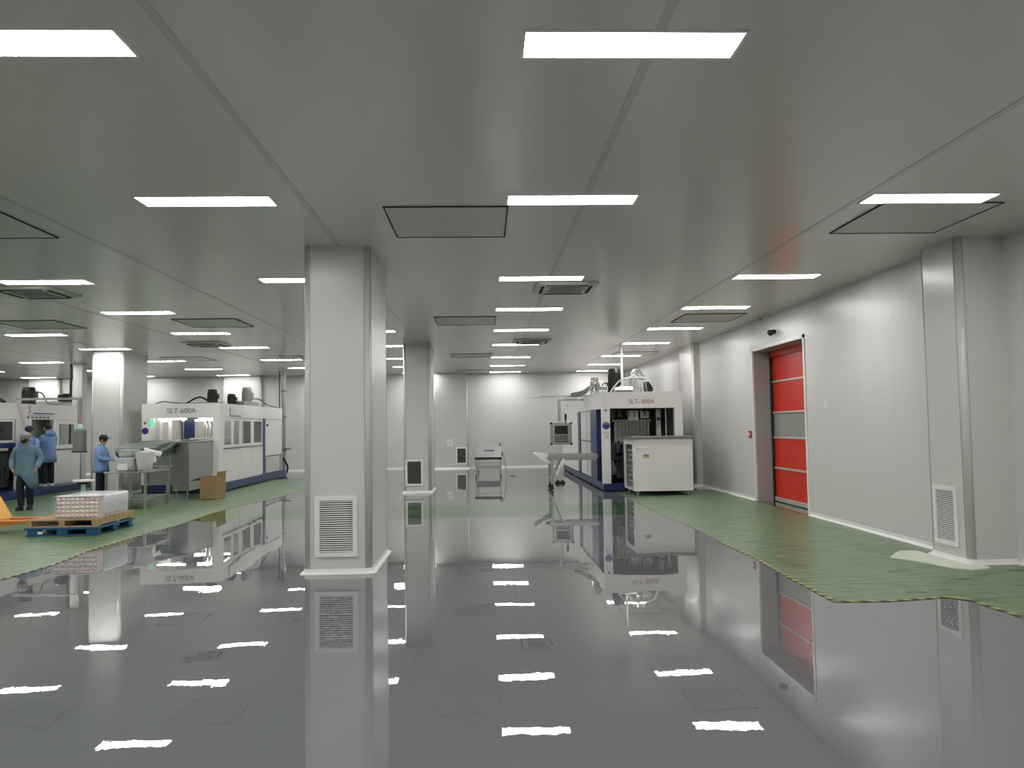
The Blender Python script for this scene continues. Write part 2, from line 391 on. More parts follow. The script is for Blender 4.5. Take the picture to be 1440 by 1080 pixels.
# ceiling filter hatches: a panel dropped a little from a dark joint
hp = thing('ceiling_hatch', 'large square ceiling hatch nearest the camera in the middle', 'hatch', (-1.0, 7.82, H), 0, 'ceiling filter hatches')
g = B(); W_ = 1.28
for a in ((0, W_, 0, .014), (0, W_, W_-.014, W_), (0, .014, .014, W_-.014), (W_-.014, W_, .014, W_-.014)): g.box(*a, -.012, -.001)
g.build('joint', M['gap'], hp, local=True)
B().box(.014, W_-.014, .014, W_-.014, -.006, -.001).build('panel', M['hatch'], hp, local=True)
for x, y, lab in ((-1.0, 15.8, 'square grey filter hatch in the ceiling, second from the camera in the middle'), (-1.0, 23.9, 'thin looking filter hatch in the ceiling, third from the camera in the middle'),
                  (-1.0, 31.0, 'filter hatch in the ceiling right in front of the back wall'),
                  (4.16, 7.75, 'large grey ceiling hatch over the near end of the red door wall'), (4.18, 15.7, 'grey ceiling hatch in front of the red door'), (4.2, 23.9, 'far ceiling hatch above the white machine with the counter'),
                  (-6.15, 7.75, 'large ceiling hatch cut by the left picture edge'), (-6.27, 15.75, 'ceiling hatch in front of the middle machine, left of the front column'), (-9.85, 15.75, 'ceiling hatch above the blue smocked workers'),
                  (-6.27, 23.9, 'far ceiling hatch above the middle machine with side windows'), (-9.85, 23.9, 'far ceiling hatch beside the left column')):
    dup(hp, (x, y, H), lab)

# air conditioner cassettes
ac = thing('air_conditioner_cassette', 'air conditioner grille behind the third light of the middle row', 'air conditioner', (1.35, 12.5, H), 0, 'ceiling air conditioner cassettes')
def ring(r, z): return [(x, y, z) for x, y in rrect(-r, r, -r, r, .08)]
B().loft([ring(.50, -.001), ring(.50, -.02), ring(.42, -.045), ring(.28, -.05), ring(.28, -.03)], cap=True).build('frame', M['cream'], ac, local=True)
g = B()
for k in range(8): g.box(-.24, .24, -.25+k*.066, -.22+k*.066, -.058, -.046)
g.build('grille', M['midgrey'], ac, local=True)
g = B()
for s in (-1, 1): g.box(-.33, .33, s*.385-.025, s*.385+.025, -.056, -.046); g.box(s*.385-.025, s*.385+.025, -.33, .33, -.056, -.046)
g.build('air_slot', M['gap'], ac, local=True)
for x, y, lab in ((1.3, 20.5, 'ceiling air conditioner grille farther down the middle of the aisle'), (-7.1, 12.5, 'ceiling air conditioner grille at the left edge, just behind a light'), (-7.15, 20.3, 'ceiling air conditioner grille above the middle machine front')):
    dup(ac, (x, y, H), lab)

# ------------------------------------------------------------------ air grilles
def grille(lab, u0, u1, z0, z1, plane, axis, n, dark='gap', frame=.055):
    """axis 'y': faces -Y at y=plane, u is x; axis 'x': faces -X at x=plane, u is y"""
    loc = ((u0+u1)/2, plane, z0) if axis == 'y' else (plane, (u0+u1)/2, z0)
    t = thing('air_grille', lab, 'air grille', loc)
    def bx(b, a0, a1, d0, d1, c0, c1):
        if axis == 'y': b.box(a0, a1, plane-d1, plane-d0, c0, c1)
        else: b.box(plane-d1, plane-d0, a0, a1, c0, c1)
    f = B(); F = frame
    bx(f, u0-F, u0, .002, .022, z0-F, z1+F); bx(f, u1, u1+F, .002, .022, z0-F, z1+F); bx(f, u0, u1, .002, .022, z0-F, z0); bx(f, u0, u1, .002, .022, z1, z1+F)
    f.build('frame', M['trim'], t)
    b = B(); bx(b, u0, u1, .002, .005, z0, z1); b.build('opening', M[dark], t)
    s = B(); dz = (z1-z0)/n
    for k in range(n):
        z = z0 + dz*(k+.25)
        if axis == 'y': s.loft([[(x, plane-.006, z+dz*.35), (x, plane-.018, z), (x, plane-.018, z+.004), (x, plane-.006, z+dz*.35+.004)] for x in (u0, u1)])
        else: s.loft([[(plane-.006, y, z+dz*.35), (plane-.018, y, z), (plane-.018, y, z+.004), (plane-.006, y, z+dz*.35+.004)] for y in (u0, u1)])
    s.build('louvre_slats', M['trim'] if dark == 'gap' else M['olive'], t)
grille('white louvred return air grille low on the front column', -2.0, -1.60, .26, .88, 9.53, 'y', 24)
grille('dark return air grille low on the column farther down the aisle', -2.05, -1.69, .25, .84, 20.85, 'y', 14, 'dark')
grille('small dark air grille at the foot of the back wall pilaster', -1.12, -.77, .25, .84, 32.45, 'y', 12, 'dark')
grille('white louvred air grille low on the right wall column', 9.48, 9.86, .23, .86, 5.83, 'x', 26)
t = thing('wall_plate', 'faint square grey plate on the back wall pilaster beside the small dark grille', 'wall plate', (-1.43, 32.45, .93))
B().box(-1.55, -1.30, 32.43, 32.448, .95, 1.22, .004).build('plate', M['trim'], t); B().cyl((-1.42, 32.43, 1.09), (-1.42, 32.42, 1.09), .05).build('socket', M['column'], t)

# ------------------------------------------------------------------ red high speed door
dx = WX+.40
d = thing('roll_up_door', 'tall red fabric roll-up door with a clear window band in the right wall', 'door', (dx, 15.8, 0))
B().box(dx, dx+.006, D0+.05, D1-.07, .10, 1.41).build('red_curtain', M['redpvc'], d)
B().box(dx, dx+.006, D0+.05, D1-.07, 1.96, DH-.14).build('red_curtain', M['redpvc'], d)
B().box(dx+.001, dx+.005, D0+.05, D1-.07, 1.41, 1.96).build('window_band', M['winpvc'], d)
for z in (.74, 1.41, 1.96, 2.64): B().box(dx-.022, dx+.022, D0+.05, D1-.07, z-.022, z+.022, .006).build('stiffening_bar', M['alu'], d)
B().box(dx-.03, dx+.03, D0+.05, D1-.07, .012, .105, .008).build('bottom_rail', M['alu'], d)
for y0, y1 in ((D0+.013, D0+.05), (D1-.085, D1-.013)): B().box(dx-.04, dx+.05, y0, y1, .001, DH-.02).build('guide_rail', M['blackm'], d)
B().box(dx-.05, dx+.18, D0+.052, D1-.09, DH-.14, DH-.015).build('roller_box', M['redpvc'], d)
t = thing('call_point', 'small red call button on the far side of the red door', 'button', (WX, 17.45, 1.5))
B().box(WX-.03, WX-.001, 17.38, 17.52, 1.40, 1.56, .006).build('housing', M['callred'], t); B().cyl((WX-.03, 17.45, 1.48), (WX-.04, 17.45, 1.48), .035).build('push_button', M['white_pl'], t)
t = thing('wall_switch', 'small white switch on the right wall between the red door and the column', 'switch', (WX, 13.5, 2.0))
B().box(WX-.012, WX-.001, 13.45, 13.54, 1.97, 2.09, .003).build('plate', M['white_pl'], t); B().box(WX-.018, WX-.012, 13.47, 13.52, 2.0, 2.06, .002).build('rocker', M['trim'], t)
t = thing('security_camera', 'small black dome camera on the wall above the red door', 'camera', (WX, 15.78, 3.6))
B().cyl((WX-.001, 15.78, 3.62), (WX-.06, 15.78, 3.62), .05).build('mount', M['blackm'], t); B().ball((WX-.1, 15.78, 3.60), .065).build('lens_housing', M['screen'], t, True)
t = thing('smoke_sensor', 'tiny pale sensor under the ceiling beyond the black dome camera', 'sensor', (WX-.1, 16.3, 3.92))
B().cyl((WX-.12, 16.3, 3.999), (WX-.12, 16.3, 3.95), .06, .045).build('housing', M['cream'], t); B().ball((WX-.12, 16.3, 3.945), .03, (1, 1, .7)).build('sensor_tip', M['blackm'], t)

# ------------------------------------------------------------------ green protective film and hazard tape
def flat(name, pts, z, m):
    return B().prism(pts, .0015, z).build(name, m)
R_EDGE = [(3.36, 20.1), (3.37, 18.5), (3.42, 16.8), (3.40, 14.9), (3.47, 13), (3.44, 11.4), (3.48, 10), (3.42, 8.9), (3.38, 7.5), (3.9, 7.47), (4.55, 7.58), (4.68, 7.4), (4.72, 6.6), (4.7, 4.5)]
rf = R_EDGE + [(6.36, 4.5), (6.36, 9.12), (5.76, 9.12), (5.76, 10.12), (5.99, 10.2), (5.99, 20.1)]
tag(flat('floor_film', rf[::-1], .004, M['green']), 'green printed protective film on the floor along the red door wall', 'floor film')
L_EDGE = [(-6.35, 6.6), (-5.95, 8.2), (-5.8, 9.6), (-5.72, 10.6), (-5.85, 11.8), (-5.80, 13.2), (-5.70, 14.6), (-5.76, 16.7), (-5.6, 18.4), (-5.35, 20.0), (-5.17, 21.9), (-5.4, 23.7), (-5.6, 25.2), (-6.2, 27.5)]
lf = L_EDGE + [(-23.5, 27.5), (-23.5, 6.6)]
tag(flat('floor_film', lf, .004, M['green']), 'green printed protective film on the floor under the workers and pallets', 'floor film')
def tape(pts, lab, wd=.045):
    b = B()
    for (x0, y0), (x1, y1) in zip(pts, pts[1:]):
        d = Vector((x1-x0, y1-y0)); n = Vector((-d.y, d.x)).normalized()*wd/2
        b.prism([(x0-n.x, y0-n.y), (x1-n.x, y1-n.y), (x1+n.x, y1+n.y), (x0+n.x, y0+n.y)], .0045, .006)
    tag(b.build('hazard_tape', M['hazard']), lab, 'tape')
tape(R_EDGE[5:], 'yellow and black hazard tape edging the green film near the red door')
tape(L_EDGE[2:8], 'yellow and black tape edging the left green film', .03)
fl = [(5.12, 9.75), (5.3, 9.45), (5.45, 9.0), (5.62, 8.85), (5.85, 8.9), (5.93, 9.05), (5.76, 9.14), (5.74, 9.8), (5.72, 10.2), (5.5, 10.22), (5.35, 10.05)]
tag(B().prism([(x*1.0, y) for x, y in fl], .005, .018).build('torn_film', M['palefilm']), 'pale crumpled piece of film at the foot of the right wall column', 'film')

# ------------------------------------------------------------------ machine kit
def rect_posts(b, pts, z0, z1, s): 
    for x, y in pts: b.box(x-s/2, x+s/2, y-s/2, y+s/2, z0, z1)
def motor(parent, x, y, z, r, h, m, name='motor', fins=True):
    b = B(); b.cyl((x, y, z), (x, y, z+h*.12), r*1.15); b.cyl((x, y, z+h*.12), (x, y, z+h*.85), r)
    if fins:
        for k in range(16):
            a = 2*PI*k/16; c, s = math.cos(a), math.sin(a)
            b.cyl((x+c*r, y+s*r, z+h*.18), (x+c*r, y+s*r, z+h*.78), r*.09, n=4)
    b.cyl((x, y, z+h*.85), (x, y, z+h), r*1.05, r*.85); b.box(x+r*.8, x+r*1.35, y-r*.4, y+r*.4, z+h*.4, z+h*.7)
    return b.build(name, m, parent)
def window(parent, x, y0, y1, z0, z1, side=1, fr=.05, m='white', glass=True):
    b = B(); x0, x1 = sorted((x, x+side*.02))
    b.box(x0, x1, y0, y0+fr, z0, z1); b.box(x0, x1, y1-fr, y1, z0, z1); b.box(x0, x1, y0+fr, y1-fr, z0, z0+fr); b.box(x0, x1, y0+fr, y1-fr, z1-fr, z1)
    o = b.build('window_frame', M[m], parent)
    if glass: B().box(x0+.006, x0+.012, y0+fr, y1-fr, z0+fr, z1-fr).build('pane', M['glass'], o)
    return o

# ---- right machine
X0, X1, Y0, Y1 = 3.10, 5.25, 20.3, 30.6
r = thing('thermoforming_machine', 'white and blue machine with an open side, behind the low white cabinet', 'machine', (4.2, 25, 0))
b = B(); b.box(X0+.02, X0+.2, Y0+.05, Y1, .03, .20, .01); b.box(X1-.2, X1-.02, Y0+.05, Y1, .03, .20, .01)
for y in (Y0+.05, 22.6, 25.4, 28, Y1-.25): b.box(X0+.2, X1-.2, y, y+.2, .03, .20)
for y in (Y0+.2, 23, 26, 29, Y1-.2):
    for x in (X0+.1, X1-.1): b.cyl((x, y, 0.001), (x, y, .04), .06)
b.build('base_frame', M['blue'], r)
b = B(); b.box(X0, X1, Y0, Y0+.04, 2.17, 2.58); b.box(X0, X0+.04, Y0+.04, 25.6, 2.17, 2.58); b.box(X1-.04, X1, Y0+.04, 25.6, 2.17, 2.58); b.box(X0, X1, Y0, 25.6, 2.581, 2.60)
b.build('header_panel', M['white'], r)
B().box(X0, X0+.22, Y0+.001, Y0+.14, .20, 2.17, .008).build('front_post', M['white'], r)
B().box(X1-.22, X1, Y0+.001, Y0+.14, .20, 2.17, .008).build('front_post', M['white'], r)
B().box(3.72, 3.92, 20.55, 20.75, .20, 1.30, .01).build('blue_upright', M['blue'], r)
for y0, y1 in ((21.5, 22.75), (25.2, 25.42)): B().box(X0+.03, X0+.22, y0, y1, .20, 2.17, .01).build('blue_upright', M['blue'], r)
for y0, y1 in ((22.85, 23.75), (23.85, 25.15)):
    o = B().box(X0+.05, X0+.07, y0, y1, .22, 2.17).build('side_door', M['white'], r)
    B().box(X0+.035, X0+.05, y0+.05, y1-.05, 1.24, 1.28).build('cross_rail', M['steeldark'], o)
B().box(X0, X1, 25.62, Y1, .22, 2.78, .01).build('rear_cabinet', M['white'], r)
B().box(X0-.003, X0, 28.6, 29.1, 2.45, 2.50).build('name_strip', M['ink'], r)
b = B(); b.box(X1-.06, X1-.03, Y0+.15, 25.6, .2, 2.17); b.build('far_side_panel', M['midgrey'], r)
B().box(X0+.25, X1-.1, 24.6, 24.64, .2, 2.17).build('inner_bulkhead', M['midgrey'], r)
# inside: press head, moulds, beams
b = B(); b.box(3.45, 4.9, 21.6, 23.4, 1.95, 2.15)
for k in range(7): b.box(3.5+k*.2, 3.6+k*.2, 21.3, 21.6, 1.9+(k % 3)*.05, 2.12)
for k in range(12): b.cyl((3.6+k*.1, 21.25, 1.85), (3.62+k*.1, 21.5, 2.14), .018, n=6)
b.build('press_head', M['olive'], r)
b = B(); b.box(3.95, 4.25, 21.15, 21.5, 1.85, 2.12, .01); b.box(4.3, 4.55, 21.2, 21.5, 1.9, 2.1, .01)
for k in range(4): b.cyl((4.0+k*.15, 21.1, 1.95), (4.0+k*.15, 21.1, 2.12), .03, n=8)
b.build('valve_block', M['steel'], r)
b = B(); b.box(3.6, 4.55, 21.3, 21.33, 1.2, 1.82)
for k in range(10): b.box(3.6+k*.1, 3.66+k*.1, 21.25, 21.3, 1.2, 1.82, .005)
b.box(3.55, 4.6, 21.2, 21.4, 1.82, 1.87)
b.build('mould_plates', M['midgrey'], r)
b = B(); b.box(X0+.25, X1-.25, 21.6, 24.4, .95, 1.1); b.box(3.35, 3.6, 21.0, 21.3, .9, 1.25); b.cyl((3.4, 21.0, .8), (3.75, 21.1, .8), .09)
b.box(3.5, 4.9, 21.8, 24.3, .25, .7, .03); b.cyl((3.45, 20.9, .5), (3.6, 21.3, .35), .12); b.cyl((3.62, 20.8, 1.0), (3.62, 20.8, 1.3), .05)
b.build('lower_press', M['dark'], r)
b = B(); b.cyl((3.42, 21.2, .25), (3.42, 21.2, .55), .1); b.cyl((3.42, 21.2, .55), (3.5, 21.25, .62), .05)
for k in range(4): b.tube([(3.45, 21+k*.05, .9), (3.5, 20.9, .6), (3.6+k*.04, 20.95, .3)], .014)
b.build('hoses', M['greym'], r)
B().box(4.68, 4.80, 20.9, 21.0, 1.2, 2.15, .006).build('inner_post', M['cream'], r)
B().cyl((4.74, 20.899, 1.88), (4.74, 20.89, 1.88), .05, n=24).build('emblem', M['emblem'], r)
B().cyl((4.95, 20.95, .2), (4.95, 20.95, 2.15), .03).build('guide_rod', M['chrome'], r)
# emblem and lettering of the front post
e = B().cyl((3.21, Y0-.001, 1.72), (3.21, Y0-.009, 1.72), .10, n=28).build('emblem', M['emblem'], r)
B().loft([[(3.21+.09*math.cos(a), y, 1.745+.07*math.sin(a)) for a in [PI*k/10 for k in range(11)]] for y in (Y0-.0095, Y0-.012)]).build('emblem_crescent', M['ink'], e)
text('lettering', 'SLT', .09, M['ink'], r, T((3.21, Y0-.004, 1.53)) @ FRONT); text('lettering', '-07', .08, M['ink'], r, T((3.21, Y0-.004, 1.43)) @ FRONT)
B().cyl((3.21, Y0-.001, 2.12), (3.21, Y0-.008, 2.12), .035).build('badge', M['ink'], r)
text('lettering', 'SLT-', .165, M['ink'], r, T((3.97, Y0-.004, 2.34)) @ FRONT); text('red_lettering', '800A', .165, M['redink'], r, T((4.335, Y0-.004, 2.34)) @ FRONT)
# on the roof
motor(r, 3.78, 22.2, 2.60, .17, .75, M['blackm']); motor(r, 4.62, 21.6, 2.60, .12, .34, M['blackm']); motor(r, 3.32, 23.0, 2.60, .12, .55, M['chrome'])
B().cyl((3.98, 22.1, 2.6), (3.98, 22.1, 3.99), .035).build('riser_pipe', M['white_pl'], r)
b = B()
for k in range(9):
    a = PI*k/8; cx = 4.28; rr = .24
    b.tube([(cx-rr*math.cos(a)*.98, 21.2+.10*math.sin(a), 2.61), (cx-rr*.85*math.cos(a), 21.4, 3.05), (cx-rr*.35*math.cos(a), 21.55, 3.27), (cx, 21.6, 3.30)], .010, n=5)
for z, q in ((2.75, .24), (3.0, .22)): b.tube([(4.28+q*math.cos(2*PI*k/12), 21.5+q*math.sin(2*PI*k/12), z) for k in range(13)], .009, n=5, sub=3)
b.build('wire_guard', M['chrome'], r)
b = B(); b.tube([(3.5, 21.2, 2.65), (3.75, 21.1, 2.95), (4.1, 21.1, 3.02), (4.5, 21.1, 2.98), (4.75, 21.2, 2.65)], .022); b.tube([(3.6, 21.5, 2.62), (3.9, 21.3, 2.9), (4.2, 21.3, 3.1), (4.45, 21.4, 2.64)], .018)
b.build('hose', M['white_pl'], r)
B().cyl((3.55, 20.9, 2.69), (4.05, 20.9, 2.69), .075).build('air_tank', M['steel'], r); B().cyl((3.3, 22.2, 2.75), (3.55, 22.2, 2.75), .1).build('air_tank', M['chrome'], r)
b = B(); b.tube([(2.7, 23.5, 2.66), (3.0, 23.2, 2.72), (3.2, 22.9, 2.88), (3.25, 22.6, 3.0)], .07, n=10); b.box(3.2, 3.5, 22.4, 22.8, 2.6, 2.75, .02)
b.build('foil_duct', M['chrome'], r)
b = B()
for k in range(5): b.tube([(3.5+.05*k, 22.6, 2.62), (3.45+.07*k, 22.5, 2.85), (3.55+.06*k, 22.3, 2.95), (3.7+.03*k, 22.2, 2.62)], .014, n=6)
b.build('cable_loops', M['black'], r)
# boom and hanging control panel
b = B(); b.box(1.75, 3.4, 23.9, 23.96, 2.62, 2.66); b.box(1.3, 1.76, 23.9, 23.96, 2.60, 2.62); b.box(2.28, 3.4, 23.92, 23.99, 2.50, 2.56); b.box(2.29, 2.38, 23.92, 24.0, 1.88, 2.56, .01)
b.build('boom_arm', M['steel'], r)
hm = B().box(2.05, 2.71, 23.85, 24.05, 1.16, 1.82, .02).build('control_panel', M['steel'], r)
B().box(2.18, 2.58, 23.838, 23.85, 1.47, 1.73).build('screen', M['screen'], hm)
b = B()
for i in range(6):
    for j in range(3): b.box(2.18+i*.068, 2.235+i*.068, 23.836, 23.85, 1.22+j*.075, 1.28+j*.075)
b.build('keypad', M['keys'], hm)
for x in (2.08, 2.68):
    B().tube([(x, 23.85, 1.22), (x, 23.78, 1.26), (x, 23.78, 1.72), (x, 23.85, 1.76)], .012).build('grab_handle', M['chrome'], hm)
for x in (2.07, 2.69):
    for z in (1.17, 1.81): B().ball((x, 23.85, z), .035).build('corner_bumper', M['black'], hm)
b = B(); b.cyl((2.53, 23.95, 1.82), (2.53, 23.95, 1.93), .02); b.cyl((2.53, 23.95, 1.93), (2.53, 23.95, 2.1), .035); b.build('beacon', M['blackm'], hm)

# white counter in front of it
c = thing('counter_cabinet', 'low white cabinet with grey top standing in front of the right machine', 'cabinet', (4.36, 19.5, 0))
cx0, cx1, cy0, cy1 = 3.64, 5.08, 18.8, 20.18
b = B(); b.box(cx0, cx1, cy0, cy0+.03, .12, 1.39); b.box(cx1-.03, cx1, cy0+.03, cy1, .12, 1.39); b.box(cx0, cx1-.03, cy1-.03, cy1, .12, 1.39); b.box(cx0, cx1-.03, cy0+.03, cy1-.03, .12, .15)
b.box(cx0, cx0+.03, cy0+.03, cy1-.03, 1.25, 1.39); b.box(cx0, cx0+.03, cy0+.03, cy0+.2, .15, 1.25); b.box(cx0, cx0+.03, cy1-.2, cy1-.03, .15, 1.25)
b.build('body', M['white'], c)
B().box(cx0-.08, cx1+.06, cy0-.05, cy1-.0, 1.39, 1.44, .008).build('worktop', M['lid'], c)
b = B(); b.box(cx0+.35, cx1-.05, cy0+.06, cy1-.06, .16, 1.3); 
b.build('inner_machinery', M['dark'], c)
b = B()
for k in range(7): b.box(cx0+.08, cx0+.34, cy0+.22, cy1-.22, .3+k*.13, .33+k*.13)
b.build('inner_shelf', M['midgrey'], c)
for x in (cx0+.1, cx1-.1):
    for y in (cy0+.1, cy1-.1): B().cyl((x, y, .001), (x, y, .12), .03).build('foot', M['steel'], c)
B().box(3.70, 3.98, cy0-.012, cy0-.001, 1.16, 1.21, .002).build('label_holder', M['white_pl'], c)
s_ = B().box(3.86, 4.02, cy0-.004, cy0-.001, .92, 1.03).build('sticker', M['ystick'], c); B().box(3.89, 4.0, cy0-.007, cy0-.004, .955, .995).build('sticker_print', M['ink'], s_)

# conveyor table on the left of it
c = thing('infeed_conveyor', 'long flat steel infeed table standing out from the right machine', 'conveyor', (2.3, 21.2, 0))
b = B(); b.box(1.72, 3.08, 20.95, 21.75, .90, .955, .006); b.box(1.72, 3.08, 20.93, 20.95, .86, .96); b.box(1.72, 3.08, 21.75, 21.77, .86, .96); b.box(1.72, 3.05, 21.0, 21.05, .80, .86)
b.build('table_top', M['steel'], c)
b = B(); n = 8
b.loft([[(1.74, y, .96), (1.40, y, 1.01), (1.36, y, .97), (1.50, y, .85), (1.80, y, .70), (1.84, y, .73), (1.60, y, .88), (1.74, y, .92)] for y in (20.95, 21.75)])
b.build('end_flap', M['white_pl'], c)
for y in (20.98, 21.72): B().box(1.79, 1.86, y-.03, y+.03, .16, .87, .005).build('leg', M['steel'], c)
for y in (20.98, 21.72):
    b = B(); b.loft([[(1.93+dx_, y+s, .12), (2.10+dx_, y+s, .86)] for s, dx_ in ((-.02, 0),)][0:0] or [[(1.92, y-.02, .42), (1.97, y-.02, .42), (1.97, y+.02, .42), (1.92, y+.02, .42)], [(2.13, y-.02, .87), (2.19, y-.02, .87), (2.19, y+.02, .87), (2.13, y+.02, .87)]])
    b.build('diagonal_brace', M['white_pl'], c)
for y in (20.98, 21.72):
    b = B(); b.cyl((1.82, y-.02, .055), (1.82, y+.02, .055), .052); b.box(1.80, 1.85, y-.03, y+.03, .09, .16); b.build('castor', M['black'], c)
B().box(1.80, 1.85, 21.0, 21.7, .3, .34).build('cross_bar', M['steel'], c)
tag(B().box(2.12, 2.42, 23.3, 23.55, .001, .06, .02).ball((2.2, 23.35, .06), .05).ball((2.35, 23.45, .055), .05).build('foot_switch', M['black']), 'small black foot switch on the floor behind the infeed table', 'switch')

# trolley in the aisle
c = thing('inspection_trolley', 'steel trolley table with tilted grey top in the middle of the far aisle', 'trolley', (.16, 28, 0))
b = B(); b.loft([[(-.31, 26.4, .66), (.58, 26.4, .66), (.58, 26.4, .70), (-.31, 26.4, .70)], [(-.26, 29.5, .98), (.62, 29.5, .98), (.62, 29.5, 1.02), (-.26, 29.5, 1.02)]])
b.build('table_top', M['greym'], c)
B().box(-.33, .60, 26.36, 26.40, .62, .70).build('front_bumper', M['black'], c)
b = B(); b.box(0.0, .35, 27.9, 28.1, .88, .90); b.build('tool', M['steeldark'], c)
for x, y, z in ((-.28, 26.44, .64), (.56, 26.44, .64), (-.22, 29.4, .96), (.6, 29.4, .96)):
    l = B().box(x-.02, x+.02, y-.02, y+.02, .10, z, .004).build('leg', M['steel'], c)
    b = B(); b.cyl((x-.015, y, .045), (x+.015, y, .045), .043); b.box(x-.02, x+.02, y-.02, y+.02, .06, .1); b.build('castor', M['black'], l)
b = B(); b.box(-.28, .56, 26.43, 26.46, .30, .33); b.box(-.28, .56, 26.43, 26.46, .50, .53); b.box(-.28, -.25, 26.46, 29.4, .30, .33); b.box(.53, .56, 26.46, 29.4, .30, .33); b.box(-.22, .6, 29.38, 29.41, .30, .33); b.build('frame_rail', M['steel'], c)
B().box(-.26, .56, 26.5, 29.35, .33, .345).build('lower_shelf', M['steel'], c)
b = B(); b.cyl((.60, 26.8, .72), (.62, 26.8, .86), .02); b.cyl((.60, 29.3, 1.0), (.60, 29.3, 1.12), .02); b.build('upright_handle', M['blackm'], c)
tag(B().tube([(.64, 26.85, .80), (.72, 26.9, .5), (.78, 27, .03), (1.0, 26.8, .015), (1.1, 27.2, .015), (.9, 27.6, .015)], .008).build('power_cable', M['steeldark']), 'thin grey cable hanging from the aisle trolley to the floor', 'cable')

# ------------------------------------------------------------------ middle machine
A0, A1, E0, E1 = -9.62, -7.45, 22.2, 29.0
r = thing('thermoforming_machine', 'white forming machine behind the cardboard box, with lit window and side windows', 'machine', (-8.5, 25.5, 0))
b = B(); b.box(A0, A1+.06, E0+.05, E1+.3, .02, .24, .01); b.box(A1+.06, A1+.1, E0+.1, E1+.25, .05, .2)
b.build('base_frame', M['blue'], r)
b = B(); b.box(A0, A1, E0, E0+.04, 2.12, 2.50); b.box(A1-.04, A1, E0+.04, E1, 2.12, 2.50); b.box(A0, A0+.04, E0+.04, E1, 2.12, 2.5); b.box(A0, A1, E0, E1, 2.501, 2.52)
b.build('header_panel', M['white'], r)
B().box(A1-.2, A1, E0+.002, E0+.32, .24, 2.12, .01).build('corner_post', M['white'], r)
B().box(A0, A0+.16, E0+.002, E0+.15, .24, 2.12, .01).build('corner_post', M['white'], r)
B().box(A0+.16, A1-.2, E0+.06, E0+.1, .24, 1.42).build('front_panel', M['steel'], r)
B().box(A0, A0+.03, E0+.2, E1, .24, 2.12).build('far_side_panel', M['white'], r)
B().box(A0, A1, E1-.03, E1, .24, 2.12).build('rear_panel', M['white'], r)
B().box(A0+.2, A1-.1, 26.55, 26.6, .24, 2.12).build('inner_bulkhead', M['white'], r)
# side: lower panels, windows, rear door
for y0, y1 in ((22.55, 24.08), (24.1, 25.38), (25.4, 26.55)): B().box(A1-.05, A1-.02, y0, y1, .25, 1.22, .003).build('side_panel', M['white'], r)
b = B(); b.box(A1-.03, A1+.0, 22.55, 26.55, 1.205, 1.24); b.build('window_ledge', M['steeldark'], r)
for y0, y1 in ((22.58, 23.4), (23.42, 24.1), (24.25, 25.3), (25.45, 26.52)): window(r, A1-.045, y0, y1, 1.24, 2.11, fr=.09)
B().box(A1-.05, A1-.02, 24.1, 24.25, 1.24, 2.11).build('mullion', M['white'], r); B().box(A1-.05, A1-.02, 25.3, 25.45, 1.24, 2.11).build('mullion', M['white'], r)
B().box(A1-.06, A1-.03, 26.56, 26.86, .25, 2.11).build('dark_gap', M['blue'], r)
o = B().box(A1-.05, A1-.015, 26.88, 28.95, .85, 2.11, .004).build('rear_door', M['white'], r); B().cyl((A1-.015, 27.0, 1.9), (A1+.03, 27.0, 1.9), .04).build('handle', M['blackm'], o)
B().box(A1-.05, A1-.0, 26.88, 28.6, .26, .82, .004).build('electrical_box', M['cream'], r)
# inside, lit by work lights
b = B(); b.box(-8.9, -8.6, 23.4, 23.45, 1.5, 2.1); b.build('blue_upright', M['blue'], r)
b = B(); b.box(-9.2, -9.1, 23, 23.05, 1.4, 2.1); b.box(-9.45, -9.37, 23, 23.05, 1.4, 2.1); b.box(-9.37, -9.2, 23, 23.05, 2.0, 2.1); b.build('inner_window_frame', M['white_pl'], r)
b = B()
for k in range(9): b.cyl((-8.25+k*.035+random.uniform(-.03, .03), 23.2, 1.5), (-8.25+k*.03, 23.3, 2.12), .009, n=6)
b.cyl((-8.05, 23.1, 1.5), (-8.1, 23.1, 2.1), .04); b.cyl((-7.98, 23.1, 1.6), (-7.98, 23.1, 2.1), .03); b.build('pneumatic_rods', M['chrome'], r)
b = B(); b.box(-8.4, -7.66, 22.5, 24.2, 1.50, 1.54); b.build('forming_tray', M['white_pl'], r)
b = B(); b.box(-9.3, -7.7, 23.8, 26.3, .5, 1.35); b.build('lower_press', M['midgrey'], r)
B().cyl((-8.3, 22.9, 2.09), (-7.75, 22.9, 2.09), .02, n=8).build('work_light', M['tube'], r)
B().cyl((-7.6, 22.75, 2.07), (-7.6, 23.5, 2.07), .02, n=8).build('work_light', M['tube'], r)
B().cyl((-9.3, 24.3, 2.07), (-7.8, 24.3, 2.07), .022, n=8).build('work_light', M['tube'], r)
B().cyl((-9.4, 22.8, 2.09), (-8.6, 22.8, 2.09), .022, n=8).build('work_light', M['tube'], r)
B().box(-9.5, -7.6, 24.9, 24.94, .3, 2.1).build('inner_bulkhead', M['cream'], r)
B().cyl((-9.52, E0-.001, 1.76), (-9.52, E0-.010, 1.76), .095, n=28).build('emblem', M['emblem'], r)
B().box(-9.6, -9.44, E0-.005, E0-.001, 1.58, 1.66).build('badge_plate', M['white_pl'], r); 
B().cyl((-9.53, E0-.001, 1.98), (-9.53, E0-.01, 1.98), .04).build('badge', M['ink'], r)
B().box(-9.44, -9.36, E0+.16, E0+.2, 1.86, 2.1).build('indicator_lamp', M['greenlamp'], r)
text('lettering', 'SLT-600A', .20, M['ink'], r, T((-8.52, E0-.004, 2.31)) @ FRONT)
